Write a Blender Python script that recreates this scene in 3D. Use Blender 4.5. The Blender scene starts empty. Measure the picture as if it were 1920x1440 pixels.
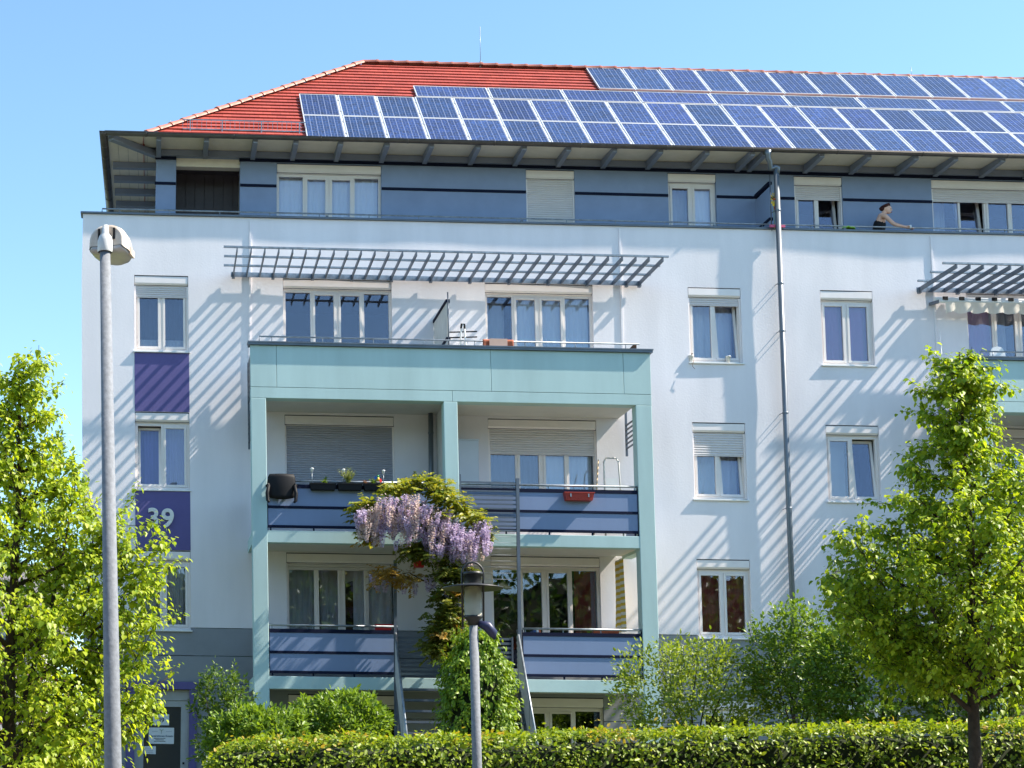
import bpy, bmesh, math, random
import numpy as np
from mathutils import Vector, Matrix, noise

random.seed(7)
rng = np.random.default_rng(11)
S = bpy.context.scene
R = math.radians
COL = S.collection

# ------------------------------------------------------------------ camera
CF, CX, CY = 2983.7793, 403.5685, 1044.151          # focal length and principal point of the photograph, 1920 x 1440
YAW, PIT, ROLL = .035, .134, .0113
CP = Vector((.6309, -31.1513, 1.5492))
fw = Vector((math.sin(YAW) * math.cos(PIT), math.cos(YAW) * math.cos(PIT), math.sin(PIT)))
rt = Vector((math.cos(YAW), -math.sin(YAW), 0))
up = rt.cross(fw)
rt, up = math.cos(ROLL) * rt + math.sin(ROLL) * up, -math.sin(ROLL) * rt + math.cos(ROLL) * up
cam = bpy.data.objects.new('camera', bpy.data.cameras.new('camera'))
COL.objects.link(cam)
M = Matrix((rt, up, -fw)).transposed().to_4x4()
M.translation = CP
cam.matrix_world = M
cam.data.sensor_width = 36
cam.data.lens = CF / 1920 * 36
cam.data.shift_x = (960 - CX) / 1920
cam.data.shift_y = (CY - 720) / 1920
cam.data.clip_end = 3000
S.camera = cam


def at(x, y, Y=0.0):
    d = fw + rt * ((x - CX) / CF) + up * ((CY - y) / CF)
    return CP + d * ((Y - CP.y) / d.y)


# ------------------------------------------------------------------ light
SUN_DIR = Vector((6.3, -1.0, 7.05)).normalized()      # towards the sun
world = bpy.data.worlds.new('World')
S.world = world
world.use_nodes = True
wn = world.node_tree.nodes
bg = wn['Background']
sky = wn.new('ShaderNodeTexSky')
sky.sky_type = 'NISHITA'
sky.sun_disc = False
sky.sun_elevation = math.asin(SUN_DIR.z)
sky.sun_rotation = math.atan2(SUN_DIR.x, SUN_DIR.y)
sky.altitude = 300
sky.air_density = 1.0
sky.dust_density = 0.2
sky.ozone_density = 1.0
tint = wn.new('ShaderNodeMix')                       # clear spring air: a touch more cyan than the model sky
tint.data_type = 'RGBA'
tint.blend_type = 'MULTIPLY'
tint.inputs[0].default_value = 1
tint.inputs[7].default_value = (.895, 1.055, 1.06, 1)
world.node_tree.links.new(sky.outputs[0], tint.inputs[6])
world.node_tree.links.new(tint.outputs[2], bg.inputs[0])
bg.inputs[1].default_value = 0.12
sl = bpy.data.lights.new('sun', 'SUN')
sl.energy = 5.0
sl.angle = R(.53)
sl.color = (1.0, .91, .78)
sun = bpy.data.objects.new('sun', sl)
COL.objects.link(sun)
sun.rotation_euler = SUN_DIR.to_track_quat('Z', 'Y').to_euler()
sun.location = (20, -20, 40)
S.view_settings.view_transform = 'Standard'
S.view_settings.look = 'None'
S.view_settings.exposure = 1.28
S.view_settings.gamma = 1.0
S.cycles.max_bounces = 8
S.cycles.transparent_max_bounces = 12


# ------------------------------------------------------------------ materials
MATS = {}


def mat(name, col, rough=.7, var=.08, vscale=3.0, bump=0.0, bscale=40.0, metal=0.0, spec=.4, streak=False, coat=0.0, col2=None, bdist=.01):
    if name in MATS:
        return MATS[name]
    m = bpy.data.materials.new(name)
    m.use_nodes = True
    nt = m.node_tree
    b = nt.nodes['Principled BSDF']
    b.inputs['Roughness'].default_value = rough
    b.inputs['Metallic'].default_value = metal
    b.inputs['Specular IOR Level'].default_value = spec
    b.inputs['Coat Weight'].default_value = coat
    tc = nt.nodes.new('ShaderNodeTexCoord')
    mp = nt.nodes.new('ShaderNodeMapping')
    nt.links.new(tc.outputs['Object'], mp.inputs[0])
    if streak:
        mp.inputs['Scale'].default_value = (1, 1, .18)
    n = nt.nodes.new('ShaderNodeTexNoise')
    n.inputs['Scale'].default_value = vscale
    n.inputs['Detail'].default_value = 5
    n.inputs['Roughness'].default_value = .6
    nt.links.new(mp.outputs[0], n.inputs['Vector'])
    r = nt.nodes.new('ShaderNodeMapRange')
    r.inputs[1].default_value = .3
    r.inputs[2].default_value = .7
    nt.links.new(n.outputs[0], r.inputs[0])
    mx = nt.nodes.new('ShaderNodeMix')
    mx.data_type = 'RGBA'
    c = Vector(col)
    c2 = Vector(col2) if col2 else c * (1 - 2 * var)
    mx.inputs[6].default_value = (*(c2), 1)
    mx.inputs[7].default_value = (*(c * (1 + var * .3)), 1)
    nt.links.new(r.outputs[0], mx.inputs[0])
    nt.links.new(mx.outputs[2], b.inputs['Base Color'])
    if bump:
        n2 = nt.nodes.new('ShaderNodeTexNoise')
        n2.inputs['Scale'].default_value = bscale
        n2.inputs['Detail'].default_value = 4
        nt.links.new(tc.outputs['Object'], n2.inputs['Vector'])
        bp = nt.nodes.new('ShaderNodeBump')
        bp.inputs['Strength'].default_value = bump
        bp.inputs['Distance'].default_value = bdist
        nt.links.new(n2.outputs[0], bp.inputs['Height'])
        nt.links.new(bp.outputs[0], b.inputs['Normal'])
    MATS[name] = m
    return m


def leafmat(name, c1, c2, trans=.45, rough=.45, tint=(1.25, 1.15, .5)):
    if name in MATS:
        return MATS[name]
    m = bpy.data.materials.new(name)
    m.use_nodes = True
    nt = m.node_tree
    out = nt.nodes['Material Output']
    b = nt.nodes['Principled BSDF']
    b.inputs['Roughness'].default_value = rough
    b.inputs['Specular IOR Level'].default_value = .35
    g = nt.nodes.new('ShaderNodeNewGeometry')
    mx = nt.nodes.new('ShaderNodeMix')
    mx.data_type = 'RGBA'
    mx.inputs[6].default_value = (*c1, 1)
    mx.inputs[7].default_value = (*c2, 1)
    nt.links.new(g.outputs['Random Per Island'], mx.inputs[0])
    nt.links.new(mx.outputs[2], b.inputs['Base Color'])
    t = nt.nodes.new('ShaderNodeBsdfTranslucent')
    mul = nt.nodes.new('ShaderNodeMix')
    mul.data_type = 'RGBA'
    mul.blend_type = 'MULTIPLY'
    mul.inputs[0].default_value = 1
    mul.inputs[7].default_value = (*tint, 1)
    nt.links.new(mx.outputs[2], mul.inputs[6])
    nt.links.new(mul.outputs[2], t.inputs[0])
    ms = nt.nodes.new('ShaderNodeMixShader')
    ms.inputs[0].default_value = trans
    nt.links.new(b.outputs[0], ms.inputs[1])
    nt.links.new(t.outputs[0], ms.inputs[2])
    nt.links.new(ms.outputs[0], out.inputs[0])
    MATS[name] = m
    return m


def glassmat(name='window_glass', refl=.09, tint=(.96, .98, .99)):
    if name in MATS:
        return MATS[name]
    m = bpy.data.materials.new(name)
    m.use_nodes = True
    nt = m.node_tree
    out = nt.nodes['Material Output']
    nt.nodes.remove(nt.nodes['Principled BSDF'])
    gl = nt.nodes.new('ShaderNodeBsdfGlossy')
    gl.inputs['Roughness'].default_value = .012
    gl.inputs[0].default_value = (.84, .84, 1, 1)
    tr = nt.nodes.new('ShaderNodeBsdfTransparent')
    tr.inputs[0].default_value = (*tint, 1)
    fr = nt.nodes.new('ShaderNodeFresnel')
    fr.inputs[0].default_value = 1.5
    ad = nt.nodes.new('ShaderNodeMath')
    ad.operation = 'ADD'
    ad.use_clamp = True
    ad.inputs[1].default_value = refl - .04
    nt.links.new(fr.outputs[0], ad.inputs[0])
    # panes are never perfectly flat
    tc = nt.nodes.new('ShaderNodeTexCoord')
    no = nt.nodes.new('ShaderNodeTexNoise')
    no.inputs['Scale'].default_value = 1.1
    nt.links.new(tc.outputs['Object'], no.inputs[0])
    bp = nt.nodes.new('ShaderNodeBump')
    bp.inputs['Strength'].default_value = .05
    bp.inputs['Distance'].default_value = .02
    nt.links.new(no.outputs[0], bp.inputs['Height'])
    nt.links.new(bp.outputs[0], gl.inputs['Normal'])
    ms = nt.nodes.new('ShaderNodeMixShader')
    nt.links.new(ad.outputs[0], ms.inputs[0])
    nt.links.new(tr.outputs[0], ms.inputs[1])
    nt.links.new(gl.outputs[0], ms.inputs[2])
    nt.links.new(ms.outputs[0], out.inputs[0])
    MATS[name] = m
    return m


def solarmat():
    """polycrystalline cells: six columns with silver bus lines, crystal flakes, under glass"""
    m = bpy.data.materials.new('solar_cells')
    m.use_nodes = True
    nt = m.node_tree
    L = nt.links.new
    b = nt.nodes['Principled BSDF']
    b.inputs['Roughness'].default_value = .12
    b.inputs['Specular IOR Level'].default_value = .45
    tc = nt.nodes.new('ShaderNodeTexCoord')
    sp = nt.nodes.new('ShaderNodeSeparateXYZ')
    L(tc.outputs['Object'], sp.inputs[0])

    def mth(op, a, bb=None, c=None):
        n = nt.nodes.new('ShaderNodeMath')
        n.operation = op
        for i, v in enumerate((a, bb, c)):
            if v is None:
                continue
            if isinstance(v, (int, float)):
                n.inputs[i].default_value = v
            else:
                L(v, n.inputs[i])
        return n.outputs[0]
    cell = .1285

    def line(axis, w):
        f = mth('FRACT', mth('DIVIDE', sp.outputs[axis], cell))
        d = mth('ABSOLUTE', mth('SUBTRACT', f, .5))
        return mth('GREATER_THAN', d, .5 - w / cell / 2)
    gx = line(0, .013)
    gy = line(1, .007)
    f2 = mth('FRACT', mth('ADD', mth('DIVIDE', sp.outputs[0], cell / 2), .5))
    bus = mth('MULTIPLY', mth('LESS_THAN', mth('ABSOLUTE', mth('SUBTRACT', f2, .5)), .04), .5)
    fac = mth('MAXIMUM', mth('MULTIPLY', mth('MAXIMUM', gx, mth('MULTIPLY', gy, .5)), .8), bus)
    oi = nt.nodes.new('ShaderNodeObjectInfo')
    wv = nt.nodes.new('ShaderNodeVectorMath')
    wv.operation = 'ADD'
    L(tc.outputs['Object'], wv.inputs[0])
    cb = nt.nodes.new('ShaderNodeCombineXYZ')
    L(mth('MULTIPLY', oi.outputs['Random'], 97.0), cb.inputs[0])
    L(cb.outputs[0], wv.inputs[1])
    vo = nt.nodes.new('ShaderNodeTexVoronoi')
    vo.inputs['Scale'].default_value = 22
    L(wv.outputs[0], vo.inputs[0])
    no = nt.nodes.new('ShaderNodeTexNoise')
    no.inputs['Scale'].default_value = 3.2
    no.inputs['Detail'].default_value = 4
    L(wv.outputs[0], no.inputs[0])
    cr = nt.nodes.new('ShaderNodeValToRGB')
    e = cr.color_ramp.elements
    e[0].position = .3
    e[0].color = (.016, .018, .045, 1)
    e[1].position = .75
    e[1].color = (.026, .046, .155, 1)
    sep = nt.nodes.new('ShaderNodeSeparateColor')
    L(vo.outputs['Color'], sep.inputs[0])
    L(mth('ADD', mth('MULTIPLY', sep.outputs[0], .45), mth('MULTIPLY', no.outputs[0], .6)), cr.inputs[0])
    hs = nt.nodes.new('ShaderNodeHueSaturation')
    L(mth('ADD', mth('MULTIPLY', oi.outputs['Random'], .016), .49), hs.inputs['Hue'])
    L(mth('ADD', mth('MULTIPLY', mth('FRACT', mth('MULTIPLY', oi.outputs['Random'], 7.3)), .7), .75), hs.inputs['Value'])
    L(cr.outputs[0], hs.inputs['Color'])
    mx = nt.nodes.new('ShaderNodeMix')
    mx.data_type = 'RGBA'
    L(fac, mx.inputs[0])
    L(hs.outputs[0], mx.inputs[6])
    mx.inputs[7].default_value = (.2, .23, .33, 1)
    L(mx.outputs[2], b.inputs['Base Color'])
    bp = nt.nodes.new('ShaderNodeBump')
    bp.inputs['Strength'].default_value = .05
    bp.inputs['Distance'].default_value = .004
    L(no.outputs[0], bp.inputs['Height'])
    L(bp.outputs[0], b.inputs['Normal'])
    return m


def tilemat():
    m = bpy.data.materials.new('clay_tiles')
    m.use_nodes = True
    nt = m.node_tree
    L = nt.links.new
    b = nt.nodes['Principled BSDF']
    b.inputs['Roughness'].default_value = .55
    tc = nt.nodes.new('ShaderNodeTexCoord')
    br = nt.nodes.new('ShaderNodeTexBrick')
    br.inputs['Color1'].default_value = (.43, .072, .047, 1)
    br.inputs['Color2'].default_value = (.34, .052, .036, 1)
    br.inputs['Mortar'].default_value = (.26, .045, .025, 1)
    br.inputs['Scale'].default_value = 1
    br.inputs['Brick Width'].default_value = .19
    br.inputs['Row Height'].default_value = .2
    br.inputs['Mortar Size'].default_value = .006
    uv = nt.nodes.new('ShaderNodeUVMap')
    L(uv.outputs[0], br.inputs[0])
    no = nt.nodes.new('ShaderNodeTexNoise')
    no.inputs['Scale'].default_value = 1.1
    no.inputs['Detail'].default_value = 6
    L(tc.outputs['Object'], no.inputs[0])
    mx = nt.nodes.new('ShaderNodeMix')
    mx.data_type = 'RGBA'
    mx.blend_type = 'MULTIPLY'
    r = nt.nodes.new('ShaderNodeMapRange')
    r.inputs[1].default_value = .35
    r.inputs[2].default_value = .75
    r.inputs[3].default_value = .0
    r.inputs[4].default_value = .45
    L(no.outputs[0], r.inputs[0])
    L(r.outputs[0], mx.inputs[0])
    L(br.outputs[0], mx.inputs[6])
    mx.inputs[7].default_value = (.5, .4, .38, 1)
    L(mx.outputs[2], b.inputs['Base Color'])
    return m


WHITE = mat('white_render', (.81, .775, .80), .95, .05, 1.6, bump=.8, bscale=24, spec=.1, streak=True, bdist=.0024)
BLUEWALL = mat('blue_render', (.255, .325, .48), .8, .05, 2, bump=.3, bscale=40, spec=.2, bdist=.003)
NAVY = mat('navy_metal', (.008, .012, .035), .75, .1, 4, spec=.12)
BLUEPANEL = mat('blue_panel', (.20, .265, .42), .55, .05, 1.5, spec=.35, streak=True)
TURQ = mat('turquoise_paint', (.455, .61, .605), .75, .075, 1.4, bump=.25, bscale=14, spec=.2, streak=True, bdist=.003)
PURPLE = mat('purple_render', (.13, .115, .285), .85, .05, 2, bump=.3, bscale=40, spec=.2, bdist=.003)
PLINTH = mat('plinth_render', (.27, .285, .31), .85, .06, 1.5, bump=.3, bscale=40, spec=.2, bdist=.003)
GROOVE = mat('groove_green', (.08, .16, .16), .8)
FRAME = mat('window_frame_cream', (.79, .725, .69), .4, .02, 4, spec=.4)
BOX = mat('shutter_box_white', (.85, .785, .765), .45, .03, 3, spec=.4)
SHUT = mat('shutter_slats', (.66, .62, .62), .45, .03, 3, spec=.4)
SHUTB = mat('shutter_slats_grey', (.38, .38, .43), .5, .03, 3, spec=.3)
CAPM = mat('capping_metal', (.13, .155, .185), .4, .12, 3, metal=.35, spec=.5)
STEEL = mat('galvanised_steel', (.30, .335, .37), .42, .22, 9, metal=.55, spec=.5, bump=.1, bscale=30)
DSTEEL = mat('painted_steel_grey', (.115, .14, .18), .45, .12, 6, metal=.2, spec=.5)
GUTTER = mat('gutter_brown_zinc', (.10, .085, .08), .45, .15, 5, metal=.35, spec=.5)
PIPE = mat('downpipe_grey_zinc', (.17, .195, .225), .4, .12, 4, metal=.4, spec=.5, streak=True)
SOFFIT = mat('soffit_cream', (.80, .73, .63), .7, .05, 4)
BEAM = mat('eave_beam_blue', (.25, .285, .38), .6, .05, 3)
DARKPLANK = mat('dark_plank', (.10, .088, .10), .6, .1, 5)
GLASS = glassmat()
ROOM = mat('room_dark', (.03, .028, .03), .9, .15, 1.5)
SOLAR = solarmat()
ALU = mat('panel_aluminium', (.62, .63, .64), .35, .03, 4, metal=.3, spec=.5)
TILE = tilemat()
RIDGE = mat('ridge_tile_clay', (.40, .14, .095), .5, .14, 3, spec=.4)
BLACK = mat('black_plastic', (.010, .010, .012), .6, .1, 5, spec=.2)
REDP = mat('red_plastic', (.38, .035, .02), .45, .1, 5, spec=.4)
BRIGHTRED = mat('bright_red_plastic', (.5, .012, .012), .45, .05, 5)
CURT_LACE = leafmat('curtain_lace', (.9, .9, .9), (.9, .9, .9), .12, .9, (1, 1, 1))
CURT_VIOLET = leafmat('curtain_violet', (.24, .21, .5), (.24, .21, .5), .12, .9, (1, 1, 1))
CURT_MAUVE = leafmat('curtain_mauve', (.42, .2, .36), (.42, .2, .36), .12, .9, (1, 1, 1))
CURT_RED = leafmat('curtain_red', (.34, .06, .04), (.34, .06, .04), .12, .9, (1, 1, 1))
CURT_DARK = leafmat('curtain_charcoal', (.10, .10, .12), (.10, .10, .12), .3, .9, (1, 1, 1))
CURT_GREY = leafmat('curtain_grey', (.5, .5, .5), (.5, .5, .5), .12, .9, (1, 1, 1))
WHITEP = mat('white_plastic', (.78, .78, .77), .45, .03, 4)
BARK = mat('bark', (.06, .043, .03), .95, .3, 12, bump=.9, bscale=35)


# ------------------------------------------------------------------ mesh helpers
SETTLE = [False]


def settle(v):
    """the old block has settled a little: its left end leans in towards the foot"""
    x, y, z = v
    if not SETTLE[0] or z > 11.4:
        return v
    return (x + .0255 * (11.4 - z) * min(1.05, max(0.0, (12.5 - x) / 13.5)), y, z)


class MB:
    def __init__(s):
        s.v, s.f, s.sm = [], [], []

    def add(s, vs, fs, smooth=False):
        o = len(s.v)
        s.v += [tuple(q) for q in vs]
        for f in fs:
            s.f.append([i + o for i in f])
            s.sm.append(smooth)
        return s

    def box(s, x0, x1, y0, y1, z0, z1):
        vs = [(x, y, z) for z in (z0, z1) for y in (y0, y1) for x in (x0, x1)]
        return s.add(vs, [(0, 2, 3, 1), (4, 5, 7, 6), (0, 1, 5, 4), (2, 6, 7, 3), (0, 4, 6, 2), (1, 3, 7, 5)])

    def bar(s, a, b, w, h, upv=(0, 0, 1)):
        a, b = Vector(a), Vector(b)
        d = (b - a).normalized()
        sd = d.cross(Vector(upv))
        if sd.length < 1e-4:
            sd = d.cross(Vector((1, 0, 0)))
        sd.normalize()
        u = sd.cross(d)
        vs = [p + sd * (i * w / 2) + u * (j * h / 2) for p in (a, b) for j in (-1, 1) for i in (-1, 1)]
        return s.add(vs, [(0, 2, 3, 1), (4, 5, 7, 6), (0, 1, 5, 4), (2, 6, 7, 3), (0, 4, 6, 2), (1, 3, 7, 5)])

    def tube(s, pts, r, n=10, cap=True):
        pts = [Vector(p) for p in pts]
        rs = r if isinstance(r, (list, tuple)) else [r] * len(pts)
        o = len(s.v)
        ref = None
        for i, p in enumerate(pts):
            d = (pts[min(i + 1, len(pts) - 1)] - pts[max(i - 1, 0)]).normalized()
            if ref is None:
                ref = d.orthogonal().normalized()
            ref = (ref - d * ref.dot(d)).normalized()
            bn = d.cross(ref)
            for k in range(n):
                a = 2 * math.pi * k / n
                s.v.append(tuple(p + (ref * math.cos(a) + bn * math.sin(a)) * rs[i]))
        for i in range(len(pts) - 1):
            for k in range(n):
                k2 = (k + 1) % n
                s.f.append([o + i * n + k, o + i * n + k2, o + (i + 1) * n + k2, o + (i + 1) * n + k])
                s.sm.append(True)
        if cap:
            s.f.append([o + k for k in range(n)][::-1])
            s.f.append([o + (len(pts) - 1) * n + k for k in range(n)])
            s.sm += [False, False]
        return s

    def lathe(s, prof, c=(0, 0, 0), n=24):
        c = Vector(c)
        o = len(s.v)
        for r, z in prof:
            for k in range(n):
                a = 2 * math.pi * k / n
                s.v.append((c.x + r * math.cos(a), c.y + r * math.sin(a), c.z + z))
        for i in range(len(prof) - 1):
            for k in range(n):
                k2 = (k + 1) % n
                s.f.append([o + i * n + k, o + i * n + k2, o + (i + 1) * n + k2, o + (i + 1) * n + k])
                s.sm.append(True)
        return s

    def extrude(s, poly, ax, a0, a1):
        """polygon (list of 2-D points) extruded along axis ax ('x': poly in y,z ; 'y': poly in x,z)"""
        n = len(poly)
        vs = []
        for a in (a0, a1):
            for p, q in poly:
                vs.append((a, p, q) if ax == 'x' else (p, a, q))
        fs = [tuple(range(n)), tuple(range(2 * n - 1, n - 1, -1))] + [(i, i + n, (i + 1) % n + n, (i + 1) % n) for i in range(n)]
        return s.add(vs, fs)

    def mesh(s, name, m, org=(0, 0, 0)):
        me = bpy.data.meshes.new(name)
        o = Vector(org)
        me.from_pydata([(x - o.x, y - o.y, z - o.z) for x, y, z in s.v], [], s.f)
        me.polygons.foreach_set('use_smooth', s.sm)
        bm = bmesh.new()
        bm.from_mesh(me)
        bmesh.ops.recalc_face_normals(bm, faces=bm.faces)
        bm.to_mesh(me)
        bm.free()
        me.materials.append(m)
        return me

    def build(s, name, m, parent=None, org=None, bevel=0):
        """one mesh object; vertices are given in world coordinates"""
        s.v = [settle(q) for q in s.v]
        if parent is not None:
            o = wloc(parent)
        else:
            o = Vector(org) if org is not None else base_of(s.v)
        ob = bpy.data.objects.new(name, s.mesh(name, m, o))
        COL.objects.link(ob)
        if parent is not None:
            ob.parent = parent
        else:
            ob.location = o
        if bevel:
            md = ob.modifiers.new('bevel', 'BEVEL')
            md.width = bevel
            md.segments = 2
            md.limit_method = 'ANGLE'
        return ob


def base_of(v):
    a = np.array(v)
    return Vector((float(a[:, 0].mean()), float(a[:, 1].mean()), float(a[:, 2].min())))


def wloc(o):
    p = Vector((0, 0, 0))
    while o is not None:
        p = p + o.location
        o = o.parent
    return p


def tag(o, label=None, cat=None, group=None, kind=None):
    for k, v in (('label', label), ('category', cat), ('group', group), ('kind', kind)):
        if v:
            o[k] = v
    return o


def thing(name, loc, label, cat, group=None):
    o = bpy.data.objects.new(name, None)
    COL.objects.link(o)
    o.location = loc
    o.empty_display_size = .2
    return tag(o, label, cat, group)


def inst(name, me, parent, loc, rot=None, scale=None):
    """object sharing mesh data; loc in world coordinates (parents never rotate)"""
    o = bpy.data.objects.new(name, me)
    COL.objects.link(o)
    if parent is not None:
        o.parent = parent
        o.location = Vector(loc) - wloc(parent)
    else:
        o.location = loc
    if rot is not None:
        o.rotation_euler = rot
    if scale is not None:
        o.scale = scale
    return o


def box(name, m, parent, x0, x1, y0, y1, z0, z1, bevel=0):
    return MB().box(x0, x1, y0, y1, z0, z1).build(name, m, parent, bevel=bevel)


def wav(x, z):
    return (noise.noise(Vector((x * .42, z * .5, 3.1))) * .015 + noise.noise(Vector((x * 1.1, z * 1.3, 8.7))) * .0036
            + noise.noise(Vector((x * 3.1, z * 3.1, 1.7))) * .0008)


def holed_wall(name, m, parent, x0, x1, z0, z1, holes, y=0.0, depth=.3, step=.25, wavy=True):
    xs, zs = {x0, x1}, {z0, z1}
    for a, b, c, d in holes:
        xs |= {v for v in (a, b) if x0 < v < x1}
        zs |= {v for v in (c, d) if z0 < v < z1}

    def fill(vals):
        vals = sorted(vals)
        out = [vals[0]]
        for v in vals[1:]:
            n = max(1, math.ceil((v - out[-1]) / step - 1e-6))
            a = out[-1]
            out += [a + (v - a) * (k + 1) / n for k in range(n)]
        return out
    xs, zs = fill(xs), fill(zs)
    mb = MB()
    idx = {}

    def vid(i, j):
        if (i, j) not in idx:
            idx[i, j] = len(mb.v)
            mb.v.append((xs[i], y + (wav(xs[i], zs[j]) if wavy else 0), zs[j]))
        return idx[i, j]

    def hole(i, j):
        if i < 0 or j < 0 or i >= len(xs) - 1 or j >= len(zs) - 1:
            return None
        cx, cz = (xs[i] + xs[i + 1]) / 2, (zs[j] + zs[j + 1]) / 2
        return any(a < cx < b and c < cz < d for a, b, c, d in holes)
    side = []
    for i in range(len(xs) - 1):
        for j in range(len(zs) - 1):
            if hole(i, j):
                continue
            mb.f.append([vid(i, j), vid(i + 1, j), vid(i + 1, j + 1), vid(i, j + 1)])
            mb.sm.append(True)
            for di, dj, e in ((-1, 0, ((0, 0), (0, 1))), (1, 0, ((1, 0), (1, 1))), (0, -1, ((0, 0), (1, 0))), (0, 1, ((0, 1), (1, 1)))):
                h = hole(i + di, j + dj)
                if h or h is None:
                    side.append([(i + p, j + q) for p, q in e])
    for (a, b) in side:
        va, vb = mb.v[vid(*a)], mb.v[vid(*b)]
        mb.add([va, vb, (vb[0], y + depth, vb[2]), (va[0], y + depth, va[2])], [(0, 1, 2, 3)])
    return mb.build(name, m, parent)


# ------------------------------------------------------------------ ground
g = MB()
g.add([(-700, -700, 0), (700, -700, 0), (700, 900, 0), (-700, 900, 0)], [(0, 1, 2, 3)])
ground = tag(g.build('ground', mat('ground_grass', (.075, .11, .035), .95, .25, .4, bump=.4, bscale=8), org=(0, 0, 0)), kind='structure')
g = MB().box(-60, 80, -44, -15.9, -.2, .03)
street = tag(g.build('street', mat('light_paving', (.17, .15, .128), .9, .1, .8, bump=.3, bscale=30), org=(0, 0, 0)), kind='structure')
g = MB().box(-60, 80, -15.9, -15.75, -.2, .14)
kerb = tag(g.build('kerb', mat('kerb_granite', (.33, .32, .31), .85, .12, 6), org=(0, 0, 0)), kind='structure')
g = MB()
g.add([(-40, -13.2, .02), (60, -13.2, .02), (60, -6, .45), (-40, -6, .45), (60, 8, .55), (-40, 8, .55)], [(0, 1, 2, 3), (3, 2, 4, 5)])
lawn = tag(g.build('garden_lawn', mat('garden_soil_grass', (.10, .12, .05), .95, .3, 1.5, bump=.5, bscale=12), org=(0, 0, 0)), kind='structure')

# ------------------------------------------------------------------ apartment building
SETTLE[0] = True
XR = 27.0                      # right end of what is built
XL = -1.04
MOD = 14.08                    # the facade repeats after one balcony bay
H = 2.8
bld = thing('apartment_building', (12, 3, .5), 'white and blue apartment block with red tiled roof and solar panels', 'building')

SLAT_H = .048


def slat_sheet(mb, x0, x1, z0, z1, y):
    """roller shutter: curved slats one under the other"""
    n = max(1, round((z1 - z0) / SLAT_H))
    h = (z1 - z0) / n
    for k in range(n):
        a = z0 + k * h
        prof = [(y + .012, a), (y + .003, a + .004), (y - .004, a + h * .35), (y - .004, a + h * .65), (y + .003, a + h - .005), (y + .012, a + h)]
        vs = [(x, p, q) for x in (x0, x1) for p, q in prof]
        mb.add(vs, [(i, i + 1, i + 7, i + 6) for i in range(5)], False)
    mb.box(x0, x1, y - .002, y + .014, z0 - .02, z0)


def curtain_sheet(x0, x1, z0, z1, y, amp=.018, wl=.11, seed=0, hem=None):
    mb = MB()
    n = max(8, int((x1 - x0) / .02))
    rr = random.Random(seed)
    ph = rr.random() * 6
    xs = [x0 + (x1 - x0) * i / n for i in range(n + 1)]
    rows = 5
    for j in range(rows + 1):
        z = z1 + (z0 - z1) * j / rows
        for i, x in enumerate(xs):
            zz = z
            if j == rows and hem:
                zz = z + hem * math.sin(i / n * math.pi * 2.0) ** 2
            k = .45 + .55 * j / rows
            yy = y + amp * k * (math.sin(x / wl * 6.28 + ph + .8 * math.sin(x * 7)) + .5 * math.sin(x / wl * 6.28 * .37 + ph * 2))
            mb.v.append((x, yy, zz))
    w = n + 1
    for j in range(rows):
        for i in range(n):
            mb.f.append([j * w + i, j * w + i + 1, (j + 1) * w + i + 1, (j + 1) * w + i])
            mb.sm.append(True)
    return mb


HOLES = []


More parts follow.
